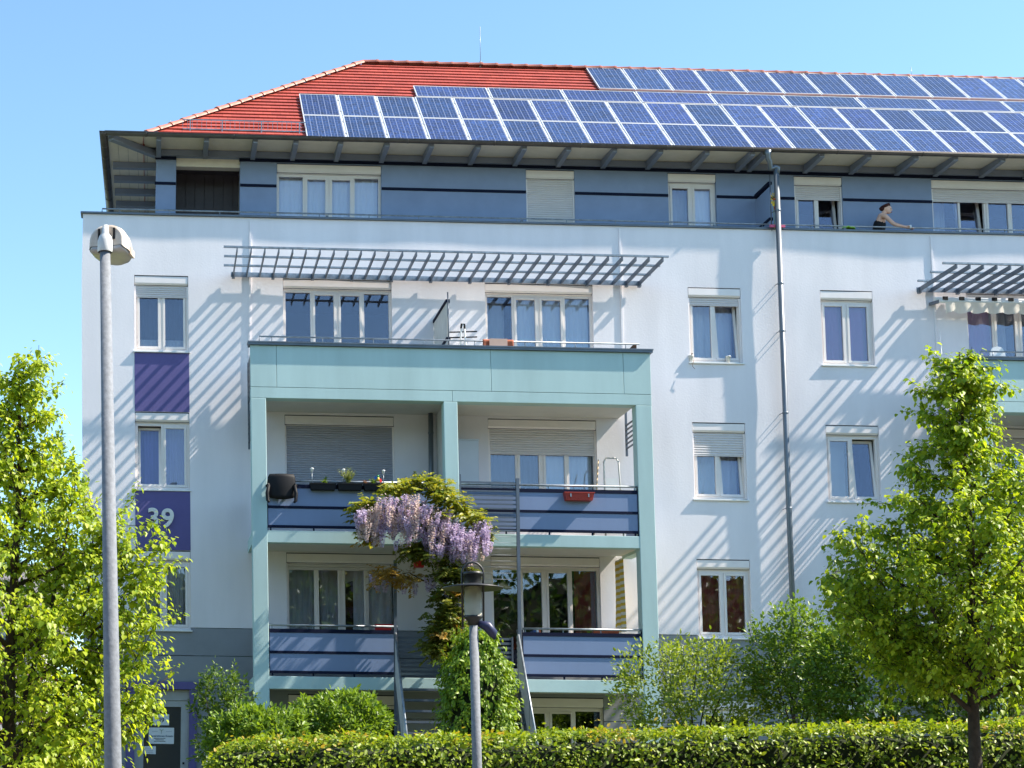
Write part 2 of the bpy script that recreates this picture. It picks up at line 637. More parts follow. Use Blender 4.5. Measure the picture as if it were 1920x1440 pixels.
def window(x0, x1, zt, zb, panes, y=0.0, shutter=0.0, curtains=None, sill=True, tilt=None, boxh=.215, shut_mat=None, room=True, fixed=(), lower=None, valance=None):
    """frame mesh with panes, shutter box, sill, shutter and curtains as sub-parts"""
    wroot_x = (x0 + x1) / 2
    zf = zt - boxh                 # top of the frame below the box
    yf = y + .075                  # front of the frame
    mb = MB()
    t = .055
    mb.box(x0, x0 + t, yf, yf + .07, zb, zf)
    mb.box(x1 - t, x1, yf, yf + .07, zb, zf)
    mb.box(x0 + t, x1 - t, yf, yf + .07, zf - t, zf)
    mb.box(x0 + t, x1 - t, yf, yf + .07, zb, zb + t * 1.2)
    inner = (x1 - x0 - 2 * t) / panes
    glassr = []
    for k in range(panes):
        a, b = x0 + t + k * inner, x0 + t + (k + 1) * inner
        if k:
            mb.box(a - .024, a + .024, yf + .001, yf + .068, zb + t * 1.2, zf - t)
        ca, cb = a + (.024 if k else .002), b - (.024 if k < panes - 1 else .002)
        ct, cbm = zf - t - .002, zb + t * 1.2 + .002
        if k in fixed:
            glassr.append((ca, cb, cbm, ct, k))
            continue
        if tilt == k:
            glassr.append((ca, cb, cbm, ct, k))
            continue
        q = .048
        yy = yf - .012
        mb.box(ca, ca + q, yy, yf + .05, cbm, ct)
        mb.box(cb - q, cb, yy, yf + .05, cbm, ct)
        mb.box(ca + q, cb - q, yy, yf + .05, ct - q, ct)
        mb.box(ca + q, cb - q, yy, yf + .05, cbm, cbm + q)
        glassr.append((ca + q, cb - q, cbm + q, ct - q, k))
    win = mb.build('window', FRAME, bld, bevel=.004)
    for ca, cb, c0, c1, k in glassr:
        if tilt == k:
            # casement tilted inwards at the top
            q = .05
            ang = R(7)
            s = MB()
            s.box(ca, ca + q, -.012, .05, 0, c1 - c0)
            s.box(cb - q, cb, -.012, .05, 0, c1 - c0)
            s.box(ca + q, cb - q, -.012, .05, c1 - c0 - q, c1 - c0)
            s.box(ca + q, cb - q, -.012, .05, 0, q)
            cs, sn = math.cos(ang), math.sin(ang)

            def rot(v):
                return (v[0], yf + v[1] * cs + v[2] * sn, c0 + v[2] * cs - v[1] * sn)
            s.v = [rot(v) for v in s.v]
            sash = s.build('sash', FRAME, win)
            s = MB().box(ca + q, cb - q, .012, .02, q, c1 - c0 - q)
            s.v = [rot(v) for v in s.v]
            s.build('pane', GLASS, win)
        else:
            box('pane', GLASS, win, ca - .004, cb + .004, yf + .018, yf + .026, c0 - .004, c1 + .004)
    if boxh:
        mb = MB()
        yb = y + .006
        zb0 = zf + .001
        mb.extrude([(yb, zt - .02), (yb, zb0 + .055), (yb + .045, zb0), (y + .2, zb0), (y + .2, zt - .02)], 'x', x0 + .008, x1 - .008)
        mb.build('shutter_box', BOX, win, bevel=.004)
        box('box_gap', NAVY, win, x0, x1, y + .035, y + .045, zb0 + .01, zt)
    if sill:
        mb = MB()
        mb.extrude([(y - .042, zb - .030), (y - .042, zb - .004), (yf + .01, zb + .016), (yf + .01, zb - .030)], 'x', x0 - .03, x1 + .03)
        mb.build('sill', WHITEP, win, bevel=.003)
    if shutter > 0:
        mb = MB()
        z0 = zf - (zf - zb) * shutter
        slat_sheet(mb, x0 + .03, x1 - .03, z0, zf, y + .052)
        mb.build('roller_shutter', shut_mat or SHUT, win)
        box('shutter_guide', BOX, win, x0 + .002, x0 + .034, y + .03, y + .074, zb + .02, zf - .002)
        box('shutter_guide', BOX, win, x1 - .034, x1 - .002, y + .03, y + .074, zb + .02, zf - .002)
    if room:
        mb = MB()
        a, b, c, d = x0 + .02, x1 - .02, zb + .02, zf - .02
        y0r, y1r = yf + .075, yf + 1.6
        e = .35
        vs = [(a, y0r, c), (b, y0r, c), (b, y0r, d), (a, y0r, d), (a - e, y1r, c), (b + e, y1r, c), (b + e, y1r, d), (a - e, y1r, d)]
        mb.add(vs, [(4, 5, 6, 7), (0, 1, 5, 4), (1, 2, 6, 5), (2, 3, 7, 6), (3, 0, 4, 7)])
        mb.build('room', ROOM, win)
    if curtains:
        for i, (u0, u1, cm, kw) in enumerate(curtains):
            a, b = x0 + .06 + (x1 - x0 - .12) * u0, x0 + .06 + (x1 - x0 - .12) * u1
            kw = dict(kw)
            v0 = kw.pop('v0', 0.0)
            v1 = kw.pop('v1', 1.0)
            dd = kw.pop('d', .13 if tilt is None else .34)
            mb = curtain_sheet(a, b, zb + .07 + (zf - zb - .1) * v0, zb + .07 + (zf - zb - .1) * v1, yf + dd, seed=int(x0 * 100 + i * 7 + zt * 31), **kw)
            mb.build('curtain', cm, win)
    HOLES.append((x0, x1, zb, zt, y))
    return win


LACE = lambda a=0., b=1., **k: (a, b, CURT_LACE, k)
W1 = 1.09
colA, colC, colD = 0.02, 11.33, 14.07
Z4, Z3, Z2, Z1 = 11.475, 8.655, 5.865, 3.07
HS = 1.575
window(colA, colA + W1, Z4, Z4 - HS, 2, shutter=.16, curtains=[(0, 1, CURT_GREY, dict(v1=.17, amp=.008)), (0, 1, CURT_DARK, dict(d=.3))])
window(colA, colA + W1, Z3, Z3 - HS, 2, tilt=0, curtains=[(0, .5, CURT_VIOLET, dict(wl=.07)), (.5, 1, CURT_VIOLET, dict(wl=.07))])
window(colA, colA + W1, Z2, Z2 - HS, 2, curtains=[(0, 1, CURT_GREY, dict(wl=.09))])
window(colC, colC + W1, Z4, Z4 - HS, 2, tilt=1, shutter=.1, curtains=[LACE(wl=.13, amp=.025)])
window(colC, colC + W1, Z3, Z3 - HS, 2, tilt=1, shutter=.33, curtains=[LACE(wl=.16, amp=.025)])
window(colC, colC + W1, Z2, Z2 - HS, 2, curtains=[(0, .46, CURT_RED, dict(wl=.1)), (.52, 1, CURT_RED, dict(wl=.1))])
window(colD, colD + W1, Z4, Z4 - HS, 2, curtains=[(0, .5, CURT_MAUVE, dict(wl=.2)), (.5, 1, CURT_MAUVE, dict(wl=.2))])
window(colD, colD + W1, Z3, Z3 - HS, 2, tilt=1, curtains=[(0, .5, CURT_GREY, dict(wl=.5, amp=.004))])
window(colD, colD + W1, Z2, Z2 - HS, 2, curtains=[(0, 1, CURT_GREY, dict(wl=.2))])
window(colC, colC + W1, Z1, Z1 - HS, 2)
window(colD, colD + W1, Z1, Z1 - HS, 2)
HB = 2.30
FX = (0, 3)
for off in (0, MOD):
    bx0, bx1, cx0, cx1 = 3.03 + off, 5.24 + off, 7.15 + off, 9.36 + off
    first = off == 0
    window(bx0, bx1, Z4, Z4 - HB, 4, fixed=FX, sill=False, curtains=None if first else [(0, .24, CURT_MAUVE, dict(wl=.12)), (.3, .5, CURT_GREY, dict(d=.5))])
    window(cx0, cx1, Z4, Z4 - HB, 4, fixed=FX, sill=False, curtains=[(.25, 1, CURT_LACE, dict(wl=.12, amp=.028)), (0, .2, CURT_GREY, dict(d=.4, amp=.01))] if first else None)
    window(bx0, bx1, Z3, Z3 - HB, 4, fixed=FX, sill=False, shutter=.98 if first else .12, shut_mat=SHUTB if first else None)
    window(cx0, cx1, Z3, Z3 - HB, 4, fixed=FX, sill=False, shutter=.235, curtains=[(0, .48, CURT_DARK, dict(wl=.1, amp=.012)), (.48, 1, CURT_LACE, dict(wl=.14, amp=.02))] if first else None)
    window(bx0, bx1, Z2, Z2 - HB, 4, fixed=FX, sill=False, shutter=.05, curtains=[(.0, .28, CURT_GREY, dict(wl=.11)), (.3, .52, CURT_GREY, dict(wl=.11)), (.62, 1, CURT_LACE, dict(wl=.13)), (0, 1, CURT_LACE, dict(v0=.83, wl=.6, d=.2, hem=.16))] if first else None)
    window(cx0, cx1, Z2, Z2 - HB, 4, fixed=FX, sill=False, curtains=[(.8, 1, CURT_RED, dict(wl=.12))] if first else None)
    window(bx0, bx1, Z1, Z1 - HB, 4, fixed=FX, sill=False)
    window(cx0, cx1, Z1, Z1 - HB, 4, fixed=FX, sill=False)

# front wall, wavy render that the raking sun picks out
PL = 4.345                      # top of the grey plinth
holes0 = [h[:4] for h in HOLES]
holed_wall('facade_wall', WHITE, bld, XL, XR, PL, 12.73, holes0, step=.22)
# plinth in courses with recessed joints, door opening kept free
DX0, DX1, DZT = -.04, 1.02, 3.13
pz = PL - .012
k = 0
while pz > .3:
    z0 = max(pz - .535, .2)
    if k == 2:
        z0 = pz - .07
    hs = holes0 + [(DX0 - .16, DX1 + .16, -1, DZT + .15)]
    cuts = sorted((a_, b_) for a_, b_, c_, d_ in hs if c_ <= z0 + 1e-6 and d_ >= pz - 1e-6)
    xa = XL + .01
    for a_, b_ in cuts + [(XR, XR)]:
        if a_ - xa > .02:
            holed_wall('plinth_course', PLINTH, bld, xa, a_, z0, pz, [h_ for h_ in hs if (h_[0], h_[1]) not in cuts and h_[2] < pz and h_[3] > z0], y=.012, depth=.29, step=1.2, wavy=False)
        xa = max(xa, b_)
    pz = z0 - .014
    k += 1
mb = MB()
mb.box(XL + .012, XL + .05, .03, 7.0, .2, 12.7)       # end wall
mb.build('end_wall', WHITE, bld)
box('rear_wall', WHITE, bld, XL + .05, XR, 6.9, 7.0, .2, 14.3)
box('joint_back', GROOVE, bld, XL + .05, -.22, .034, .05, .3, PL)
box('joint_back', GROOVE, bld, 1.22, 3.0, .034, .05, .3, PL)
box('joint_back', GROOVE, bld, 9.45, 11.3, .034, .05, .3, PL)
box('joint_back', GROOVE, bld, 12.5, 14.0, .034, .05, .3, PL)

# purple panels between the left-hand windows
for zt, zb in ((Z4 - HS - .032, Z3 + .004), (Z3 - HS - .032, Z2 + .004)):
    pnl = MB()
    nx, nz = 8, 8
    for j in range(nz + 1):
        for i in range(nx + 1):
            x = colA - .005 + (W1 + .01) * i / nx
            z = zb + (zt - zb) * j / nz
            pnl.v.append((x, wav(x, z) - .005, z))
    for j in range(nz):
        for i in range(nx):
            pnl.f.append([j * 9 + i, j * 9 + i + 1, (j + 1) * 9 + i + 1, (j + 1) * 9 + i])
            pnl.sm.append(True)
    o = pnl.build('painted_panel', PURPLE, bld)


def text(name, s, m, parent, loc, size, extr=.01, offset=0.0, align='CENTER'):
    cu = bpy.data.curves.new(name, 'FONT')
    cu.body = s
    cu.size = size
    cu.extrude = extr
    cu.offset = offset
    cu.align_x = align
    cu.align_y = 'CENTER'
    cu.materials.append(m)
    o = bpy.data.objects.new(name, cu)
    COL.objects.link(o)
    o.rotation_euler = (R(90), 0, 0)
    dg = bpy.context.evaluated_depsgraph_get()
    me_ = bpy.data.meshes.new_from_object(o.evaluated_get(dg))
    bpy.data.objects.remove(o)
    o = bpy.data.objects.new(name, me_)
    COL.objects.link(o)
    o.rotation_euler = (R(90), 0, 0)
    if parent is not None:
        o.parent = parent
        o.location = Vector(loc) - wloc(parent)
    else:
        o.location = loc
    return o


NUMW = mat('number_white', (.8, .79, .75), .5)
p = at(294, 973)
text('house_number', '3', NUMW, bld, (p.x - .07, -.035, p.z), .52, .02, .012)
p = at(313, 974)
text('house_number', '9', NUMW, bld, (p.x + .015, -.035, p.z), .52, .02, .012)

# entrance: purple surround, pale frame, dark glass leaf with notices
SETTLE[0] = False
DX0, DX1 = .03, 1.40
door = thing('entrance_door', (.7, .1, .5), 'dark glass entrance door with paper notices in a purple surround', 'door')
MB().box(DX0, .19, -.03, .2, .4, DZT - .002).build('surround_post', PURPLE, door)
MB().box(1.25, DX1, -.03, .2, .4, DZT - .002).build('surround_post', PURPLE, door)
MB().box(DX0, DX1 + .06, -.05, .2, DZT, DZT + .145).build('surround_lintel', PURPLE, door)
dm = MB()
dm.box(.19, .37, .1, .18, .4, 2.91).box(1.09, 1.25, .1, .18, .4, 2.91).box(.19, 1.25, .08, .2, 2.915, DZT - .003).box(.37, 1.09, .1, .18, 2.79, 2.91)
dfr = dm.build('door_frame', mat('door_frame_grey', (.42, .43, .43), .5), door, bevel=.004)
box('door_pane', mat('door_dark_glass', (.05, .05, .055), .12, .05, 2, spec=.6), door, .37, 1.09, .12, .14, .4, 2.79)
box('door_lock', BLACK, door, 1.13, 1.17, .085, .1, 1.68, 1.72)
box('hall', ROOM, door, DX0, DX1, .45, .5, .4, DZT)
PAPER = mat('notice_paper', (.72, .74, .76), .8, .03, 6)
INK = mat('notice_ink', (.02, .02, .03), .8)
INKB = mat('notice_ink_blue', (.05, .12, .2), .8)
GREENINK = mat('notice_ink_green', (.06, .14, .02), .8)


def paper(px0, py0, px1, py1):
    a, b = at(px0, py0, .11), at(px1, py1, .11)
    return box('notice', PAPER, door, a.x, b.x, .112, .117, b.z, a.z), a, b


n1, a, b = paper(287, 1339, 317, 1360)
for dx_, off_ in ((0, .0), (.004, .0004)):
    text('notice_text', '39', INK, n1, ((a.x + b.x) / 2 + dx_, .110 - off_, (a.z + b.z) / 2 - .012), .125, .0006, .0)
n2, a, b = paper(279, 1364, 326, 1395)
cxn = (a.x + b.x) / 2
wz = (a.z - b.z)
text('notice_text', 'Hausärztinnen Kreativ', INKB, n2, (cxn, .110, a.z - wz * .52), .052, .0006, .0012)
for q, (w_, zf_) in enumerate(((.22, .66), (.16, .75), (.22, .84))):
    box('notice_line', INK, n2, cxn - w_ / 2 - .03, cxn + w_ / 2 - .03, .1095, .111, a.z - wz * zf_ - .006, a.z - wz * zf_ + .004)
for dx in (-.17, .10):
    box('notice_line', INKB, n2, cxn + dx - .01, cxn + dx + .10, .1095, .111, a.z - wz * .23 - .004, a.z - wz * .23)
fig = MB()
fz = a.z - wz * .2
fig.bar((cxn, .109, fz), (cxn - .035, .109, fz + .035), .004, .012, (0, 1, 0)).bar((cxn, .109, fz), (cxn + .04, .109, fz + .035), .004, .012, (0, 1, 0)).bar((cxn + .003, .1088, fz + .01), (cxn, .1088, fz - .06), .004, .014, (0, 1, 0))
fig.build('notice_emblem', GREENINK, n2)
n3, a, b = paper(270, 1399, 292, 1414)
for zf_ in (.25, .5, .75):
    box('notice_line', mat('notice_ink_faint', (.35, .36, .4), .8), n3, a.x + .03, b.x - .05, .1095, .111, a.z - (a.z - b.z) * zf_ - .004, a.z - (a.z - b.z) * zf_ + .002)

SETTLE[0] = True
# parapet of the roof terrace
mb = MB()
mb.extrude([(-.045, 12.735), (-.045, 12.765), (.03, 12.80), (.28, 12.80), (.28, 12.735)], 'x', XL - .05, XR)
cap = mb.build('parapet_capping', CAPM, bld)
for xj in (3.9, 7.9, 11.9, 14.6):
    box('capping_joint', CAPM, cap, xj, xj + .05, -.049, .2, 12.732, 12.803)
box('parapet_wall', WHITE, bld, XL + .05, XR, .27, .30, 11.7, 12.73)
mb = MB()
mb.tube([(-.66, .10, 12.80), (-.66, .10, 12.885), (XR, .10, 12.885)], .017, 8)
rail = mb.build('terrace_handrail', STEEL, bld)
xp = -.3
while xp < XR:
    MB().tube([(xp, .10, 12.78), (xp, .10, 12.88)], .009, 6).build('rail_post', STEEL, rail)
    xp += 1.02
box('terrace_floor', PLINTH, bld, XL + .05, XR, .30, 2.4, 11.6, 11.72)

# set-back top storey, blue
YT = .8
a = at(292, 340, YT)
XT = a.x
HOLES.clear()
TZ = at(1030, 318, YT).z


def twin(px0, px1, n, **kw):
    x0, x1 = at(px0, 330, YT).x, at(px1, 330, YT).x
    return window(x0, x1, TZ, 11.95, n, y=YT, sill=False, **kw)


twin(519, 715, 4, fixed=FX, curtains=[LACE(0, .24, wl=.1), LACE(.24, .75, wl=.13, amp=.025), LACE(.76, 1, wl=.11)])
twin(986, 1077, 1, shutter=.99)
twin(1252, 1342, 2, curtains=[(0, .5, CURT_GREY, dict(wl=.1, d=.3)), LACE(.5, 1, wl=.12)])
twin(1488, 1578, 2, shutter=.135, tilt=1)
twin(1745, 1948, 4, shutter=.12, fixed=FX, tilt=1, curtains=[(0, .22, CURT_GREY, dict(d=.5))])
lx0, lx1 = at(330, 340, YT).x, at(450, 340, YT).x
th = [h[:4] for h in HOLES] + [(lx0, lx1, 11, 14.30)]
TTOP = 14.42
holed_wall('top_storey_wall', BLUEWALL, bld, XT, XR, 11.72, TTOP, th, y=YT, depth=.28, step=.6, wavy=False)
box('top_end_wall', BLUEWALL, bld, XT + .001, XT + .05, YT + .03, 6.4, 11.72, TTOP)
# navy flashing strips
tw = sorted([(h[0], h[1]) for h in HOLES] + [(lx0, lx1)])
zs = at(850, 357, YT).z
segs, x = [], XT - .02
for a0, a1 in tw:
    segs.append((x, a0 - .004))
    x = a1 + .004
segs.append((x, XR))
for a0, a1 in segs:
    box('flashing_strip', NAVY, bld, a0, a1, YT - .022, YT + .01, zs - .028, zs + .028)
for a0, a1 in ((XT - .02, lx0), (lx1 - .02, XR)):
    box('flashing_strip', NAVY, bld, a0, a1, YT - .025, YT + .01, TZ + .012, TZ + .078)
# recessed loggia with dark planks
box('loggia_lintel', SOFFIT, bld, lx0 + .002, lx1 - .002, YT + .05, YT + .25, 14.12, 14.299)
yl = 1.75
nlp = 9
for q in range(nlp):
    wq = (lx1 - lx0 + .5) / nlp
    xq = lx0 - .2 + q * wq
    box('plank', DARKPLANK, bld, xq + .006, xq + wq - .006, yl, yl + .03, 11.72, 14.3)
box('loggia_back', DARKPLANK, bld, lx0 - .3, lx1 + .4, yl + .035, yl + .06, 11.72, 14.4)
box('loggia_side', SOFFIT, bld, lx1 + .02, lx1 + .06, YT + .28, yl, 11.72, 14.4)
box('loggia_side', DARKPLANK, bld, lx0 - .3, lx0 - .26, YT + .28, yl, 11.72, 14.4)
box('loggia_ceiling', DARKPLANK, bld, lx0 - .3, lx1 + .06, YT + .28, yl, 14.302, 14.34)
# blue privacy screen between two terraces
p0 = at(1416, 400, YT)
scr = box('terrace_screen', BLUEWALL, bld, p0.x, p0.x + .04, .02, YT - .03, 11.72, at(1446, 352, .02).z)
for zz in (zs + .02, zs - .75):
    box('flashing_strip', NAVY, scr, p0.x - .02, p0.x + .06, .0, YT - .03, zz - .03, zz + .03)
MB().tube([(p0.x + .02, .0, 12.7), (p0.x + .02, .0, 13.92)], .012, 6).build('screen_post', DSTEEL, scr)

# ---- eaves
YE, ZE = -.2, 14.40
TA = math.tan(.7476)
CA, SA = math.cos(.7476), math.sin(.7476)
XE = at(196, 247, YE - .02).x
for q in range(5):
    y0 = YE + .02 + q * .2
    zq = 14.385 + .07 * (q * .2)
    mb = MB()
    mb.box(max(XE + .1, XT - 1.0 + q * .2), XR, y0 + .003, y0 + .197, zq, zq + .02)
    mb.build('soffit_board', SOFFIT, bld)
for q in range(5):
    x0 = XE + .06 + q * .2
    box('soffit_board', SOFFIT, bld, x0 + .003, x0 + .197, YE + .02 + (q + 1) * .2, 7.0, 14.392, 14.412)
rx = [297.5, 387, 478.5, 555, 639, 726, 809, 897, 983, 1066, 1152, 1238, 1325, 1410, 1433, 1540, 1628, 1716, 1790, 1878, 1962, 2050, 2135]
for px in rx:
    p = at(px, 275, -.1)
    mb = MB()
    yb = .80
    mb.extrude([(-.13, 14.27), (-.13, 14.375), (yb, 14.44), (yb, 14.27)], 'x', p.x - .05, p.x + .05)
    mb.build('rafter', BEAM, bld, bevel=.006)
mb = MB()
mb.box(XT - .01, XR, YT - .09, YT - .004, 14.305, 14.43)
mb.build('wall_plate', BEAM, bld)
for q in range(7):
    yq = 1.35 + q * .78
    mb = MB().box(XE + .13, XT, yq, yq + .13, 14.26, 14.385)
    mb.build('rafter', BEAM, bld)
mb = MB()
mb.bar((XE + .12, YE + .10, 14.33), (XT + .05, YT + .05, 14.34), .12, .13)
mb.build('hip_rafter', BEAM, bld)
# gutters


def half_tube(mb, a, b, r, n=9, thick=.006):
    a, b = Vector(a), Vector(b)
    d = (b - a).normalized()
    sd = d.cross(Vector((0, 0, 1))).normalized()
    vs = []
    for p in (a, b):
        for k in range(n):
            t = math.pi * k / (n - 1)
            vs.append(p + sd * (math.cos(t) * r) - Vector((0, 0, math.sin(t) * r)))
        for k in range(n):
            t = math.pi * (n - 1 - k) / (n - 1)
            vs.append(p + sd * (math.cos(t) * (r - thick)) - Vector((0, 0, math.sin(t) * (r - thick))))
    m_ = 2 * n
    fs = [(i, (i + 1) % m_, (i + 1) % m_ + m_, i + m_) for i in range(m_)]
    fs += [tuple(range(n)), tuple(range(m_, m_ + n))]
    mb.add(vs, fs, True)


yg = YE - .03
zg = 14.375
mb = MB()
half_tube(mb, (XE - .02, yg, zg), (XR, yg, zg), .064)
mb.tube([(XE - .09, yg - .064, zg), (XR, yg - .064, zg)], .010, 6)
gut = mb.build('gutter', GUTTER, bld)
mb = MB()
half_tube(mb, (XE - .02, yg - .05, zg), (XE - .02, 6.9, zg), .075)
mb.tube([(XE - .095, yg - .07, zg), (XE - .095, 6.9, zg)], .011, 6)
gut2 = mb.build('gutter', GUTTER, bld)
for q in range(9):
    yq = .35 + q * .62
    mb = MB()
    half_tube(mb, (XE - .02, yq, zg), (XE - .02, yq + .03, zg), .083)
    mb.build('gutter_strap', GUTTER, gut2)
xq = .2
while xq < XR:
    mb = MB()
    half_tube(mb, (xq, yg, zg), (xq + .03, yg, zg), .069)
    mb.build('gutter_strap', GUTTER, gut)
    xq += 1.78
# ---- roof
PB = Vector((0, YE, ZE))                      # foot of the panel plane
nrm = Vector((0, -SA, CA))
slope = Vector((0, CA, SA))
RF = PB - nrm * .09 + slope * .05             # foot of the tiled plane
SL = 4.93
apex_x = 5.12
ncourse = 25
cs = SL / ncourse
ridge_y = RF.y + SL * CA
ridge_z = RF.z + SL * SA


XH = .16


def hipx(s):
    return XH + (apex_x - XH) * s / SL


tm = MB()
uvs = []
for k in range(ncourse):
    s0, s1 = k * cs, (k + 1) * cs + .05
    s1 = min(s1, SL)
    t0, t1 = .042, .004
    for side in ('front', 'left'):
        if side == 'front':
            def P(x, s, t):
                q = RF + slope * s + nrm * t
                return (x, q.y, q.z)
            a0, a1 = hipx(s0), hipx(s1)
            seg = 1.0
            n = int((XR - a0) / seg) + 1
            for i in range(n):
                u0, u1 = i / n, (i + 1) / n
                xa0, xb0 = a0 + (XR - a0) * u0, a0 + (XR - a0) * u1
                xa1, xb1 = a1 + (XR - a1) * u0, a1 + (XR - a1) * u1
                tm.add([P(xa0, s0, 0), P(xb0, s0, 0), P(xb0, s0, t0), P(xa0, s0, t0), P(xb1, s1, t1), P(xa1, s1, t1)], [(0, 1, 2, 3), (3, 2, 4, 5)])
        else:
            y0f, y1f = RF.y + s0 * CA, RF.y + s1 * CA
            z0f, z1f = RF.z + s0 * SA, RF.z + s1 * SA
            yb0, yb1 = 2 * ridge_y - y0f, 2 * ridge_y - y1f
            x0_, x1_ = hipx(s0), hipx(s1)
            tm.add([(x0_, y0f, z0f), (x0_, yb0, z0f), (x0_ - .02, yb0, z0f + t0), (x0_ - .02, y0f, z0f + t0), (x1_, yb1, z1f + t1), (x1_, y1f, z1f + t1)], [(0, 1, 2, 3), (3, 2, 4, 5)])
tm.add([(apex_x, ridge_y, ridge_z), (XR, ridge_y, ridge_z), (XR, 2 * ridge_y - RF.y, RF.z), (XE, 2 * ridge_y - RF.y, RF.z)], [(0, 1, 2, 3)])
roof = tm.build('roof', TILE, bld)
me = roof.data
uvl = me.uv_layers.new(name='UVMap')
ow = wloc(roof)
co = np.empty(len(me.vertices) * 3)
me.vertices.foreach_get('co', co)
co = co.reshape(-1, 3) + np.array(ow)
li = np.empty(len(me.loops), dtype=np.int32)
me.loops.foreach_get('vertex_index', li)
uv = np.stack([co[:, 0], (co[:, 2] - RF.z) / SA], 1)[li]
uvl.data.foreach_set('uv', uv.ravel().astype(np.float32))
# hip and ridge tiles, each one real


def ridge_tile_mesh(L, r0, r1):
    mb = MB()
    n = 7
    vs = []
    for i, (d, r) in enumerate(((0, r0), (.06, r0 * 1.02), (.07, r0 * .94), (L, r1))):
        for k in range(n):
            t = math.pi * (k / (n - 1) * 1.0)
            vs.append((d, math.cos(t) * r, math.sin(t) * r * .85))
    fs = [(i * n + k, i * n + k + 1, (i + 1) * n + k + 1, (i + 1) * n + k) for i in range(3) for k in range(n - 1)]
    mb.add(vs, fs, True)
    o = len(mb.v)
    mb.add([(0, math.cos(math.pi * k / (n - 1)) * r0, math.sin(math.pi * k / (n - 1)) * r0 * .85) for k in range(n)], [tuple(range(n))])
    return mb.mesh('ridge_tile', RIDGE)


rtm = ridge_tile_mesh(.38, .105, .085)
box('eave_sheet', CAPM, bld, XE, XH + .3, YE + .0, 6.9, 14.43, 14.437)
h0 = Vector((XH + .05, RF.y + .03, RF.z + .05))
h1 = Vector((apex_x, ridge_y, ridge_z + .03))
hv = h1 - h0
nh = int(hv.length / .345)
rot = hv.to_track_quat('X', 'Z').to_euler()
for k in range(nh):
    inst('ridge_tile', rtm, roof, h0 + hv * (k / nh) + Vector((0, 0, .012 * random.random())), (rot.x, rot.y + random.uniform(-.02, .02), rot.z + random.uniform(-.02, .02)))
xk = apex_x
while xk < 21:
    inst('ridge_tile', rtm, roof, (xk + .36, ridge_y, ridge_z + .025 + .01 * random.random()), (0, 0, math.pi + random.uniform(-.02, .02)))
    xk += .345
# snow guard at the foot of the tiles, left of the panels
sgy, sgz = RF.y + .30 * CA, RF.z + .30 * SA
sg = MB()
x0s, x1s = at(343, 222, sgy).x, at(573, 230, sgy).x
sg.bar((x0s, sgy, sgz + .27), (x1s, sgy, sgz + .27), .012, .02).bar((x0s, sgy, sgz + .07), (x1s, sgy, sgz + .07), .012, .02)
n = 26
for k in range(n + 1):
    x = x0s + (x1s - x0s) * k / n
    sg.bar((x, sgy, sgz + .07), (x, sgy, sgz + .27), .008, .008, (0, 1, 0))
for f in (.06, .32, .64, .95):
    x = x0s + (x1s - x0s) * f
    sg.bar((x, sgy, sgz - .02), (x, sgy, sgz + .26), .022, .03, (0, 1, 0))
sg.build('snow_guard', STEEL, roof)
# lightning rods
p = at(901, 128, ridge_y)
mb = MB().tube([(p.x, ridge_y, ridge_z), (p.x, ridge_y, ridge_z + .16)], .02, 6).tube([(p.x, ridge_y, ridge_z + .1), (p.x, ridge_y, ridge_z + 1.0)], .006, 5)
mb.build('lightning_rod', STEEL, roof)
p = at(319, 237, .3)
MB().tube([(p.x + .03, .3, p.z - .06), (p.x, .3, p.z + .13)], .008, 5).build('lightning_rod', STEEL, roof)
p = at(1709, 140, ridge_y)
MB().tube([(p.x, ridge_y, ridge_z), (p.x, ridge_y, ridge_z + .3)], .006, 5).build('lightning_rod', STEEL, roof)

# ------------------------------------------------------------------ solar panels
ORD = ['first', 'second', 'third', 'fourth', 'fifth', 'sixth', 'seventh', 'eighth', 'ninth', 'tenth', 'eleventh', 'twelfth', 'thirteenth', 'fourteenth',
       'fifteenth', 'sixteenth', 'seventeenth', 'eighteenth', 'nineteenth', 'twentieth', 'twenty-first', 'twenty-second', 'twenty-third', 'twenty-fourth']


def panel_meshes(w, h, tag_):
    fr = MB()
    t = .022
    fr.box(0, t, 0, h, -.04, 0).box(w - t, w, 0, h, -.04, 0).box(t, w - t, 0, t, -.04, 0).box(t, w - t, h - t, h, -.04, 0)
    cl = MB().box(t, w - t, t, h - t, -.03, -.004)
    cl.v = [(x, y, z) for x, y, z in cl.v]
    return fr.mesh('panel_frame', ALU), cl.mesh('cell_sheet', SOLAR)


clampm = MB().box(-.018, .018, -.03, .03, -.05, .004).mesh('clamp', mat('clamp_steel', (.5, .5, .5), .35, metal=.6))


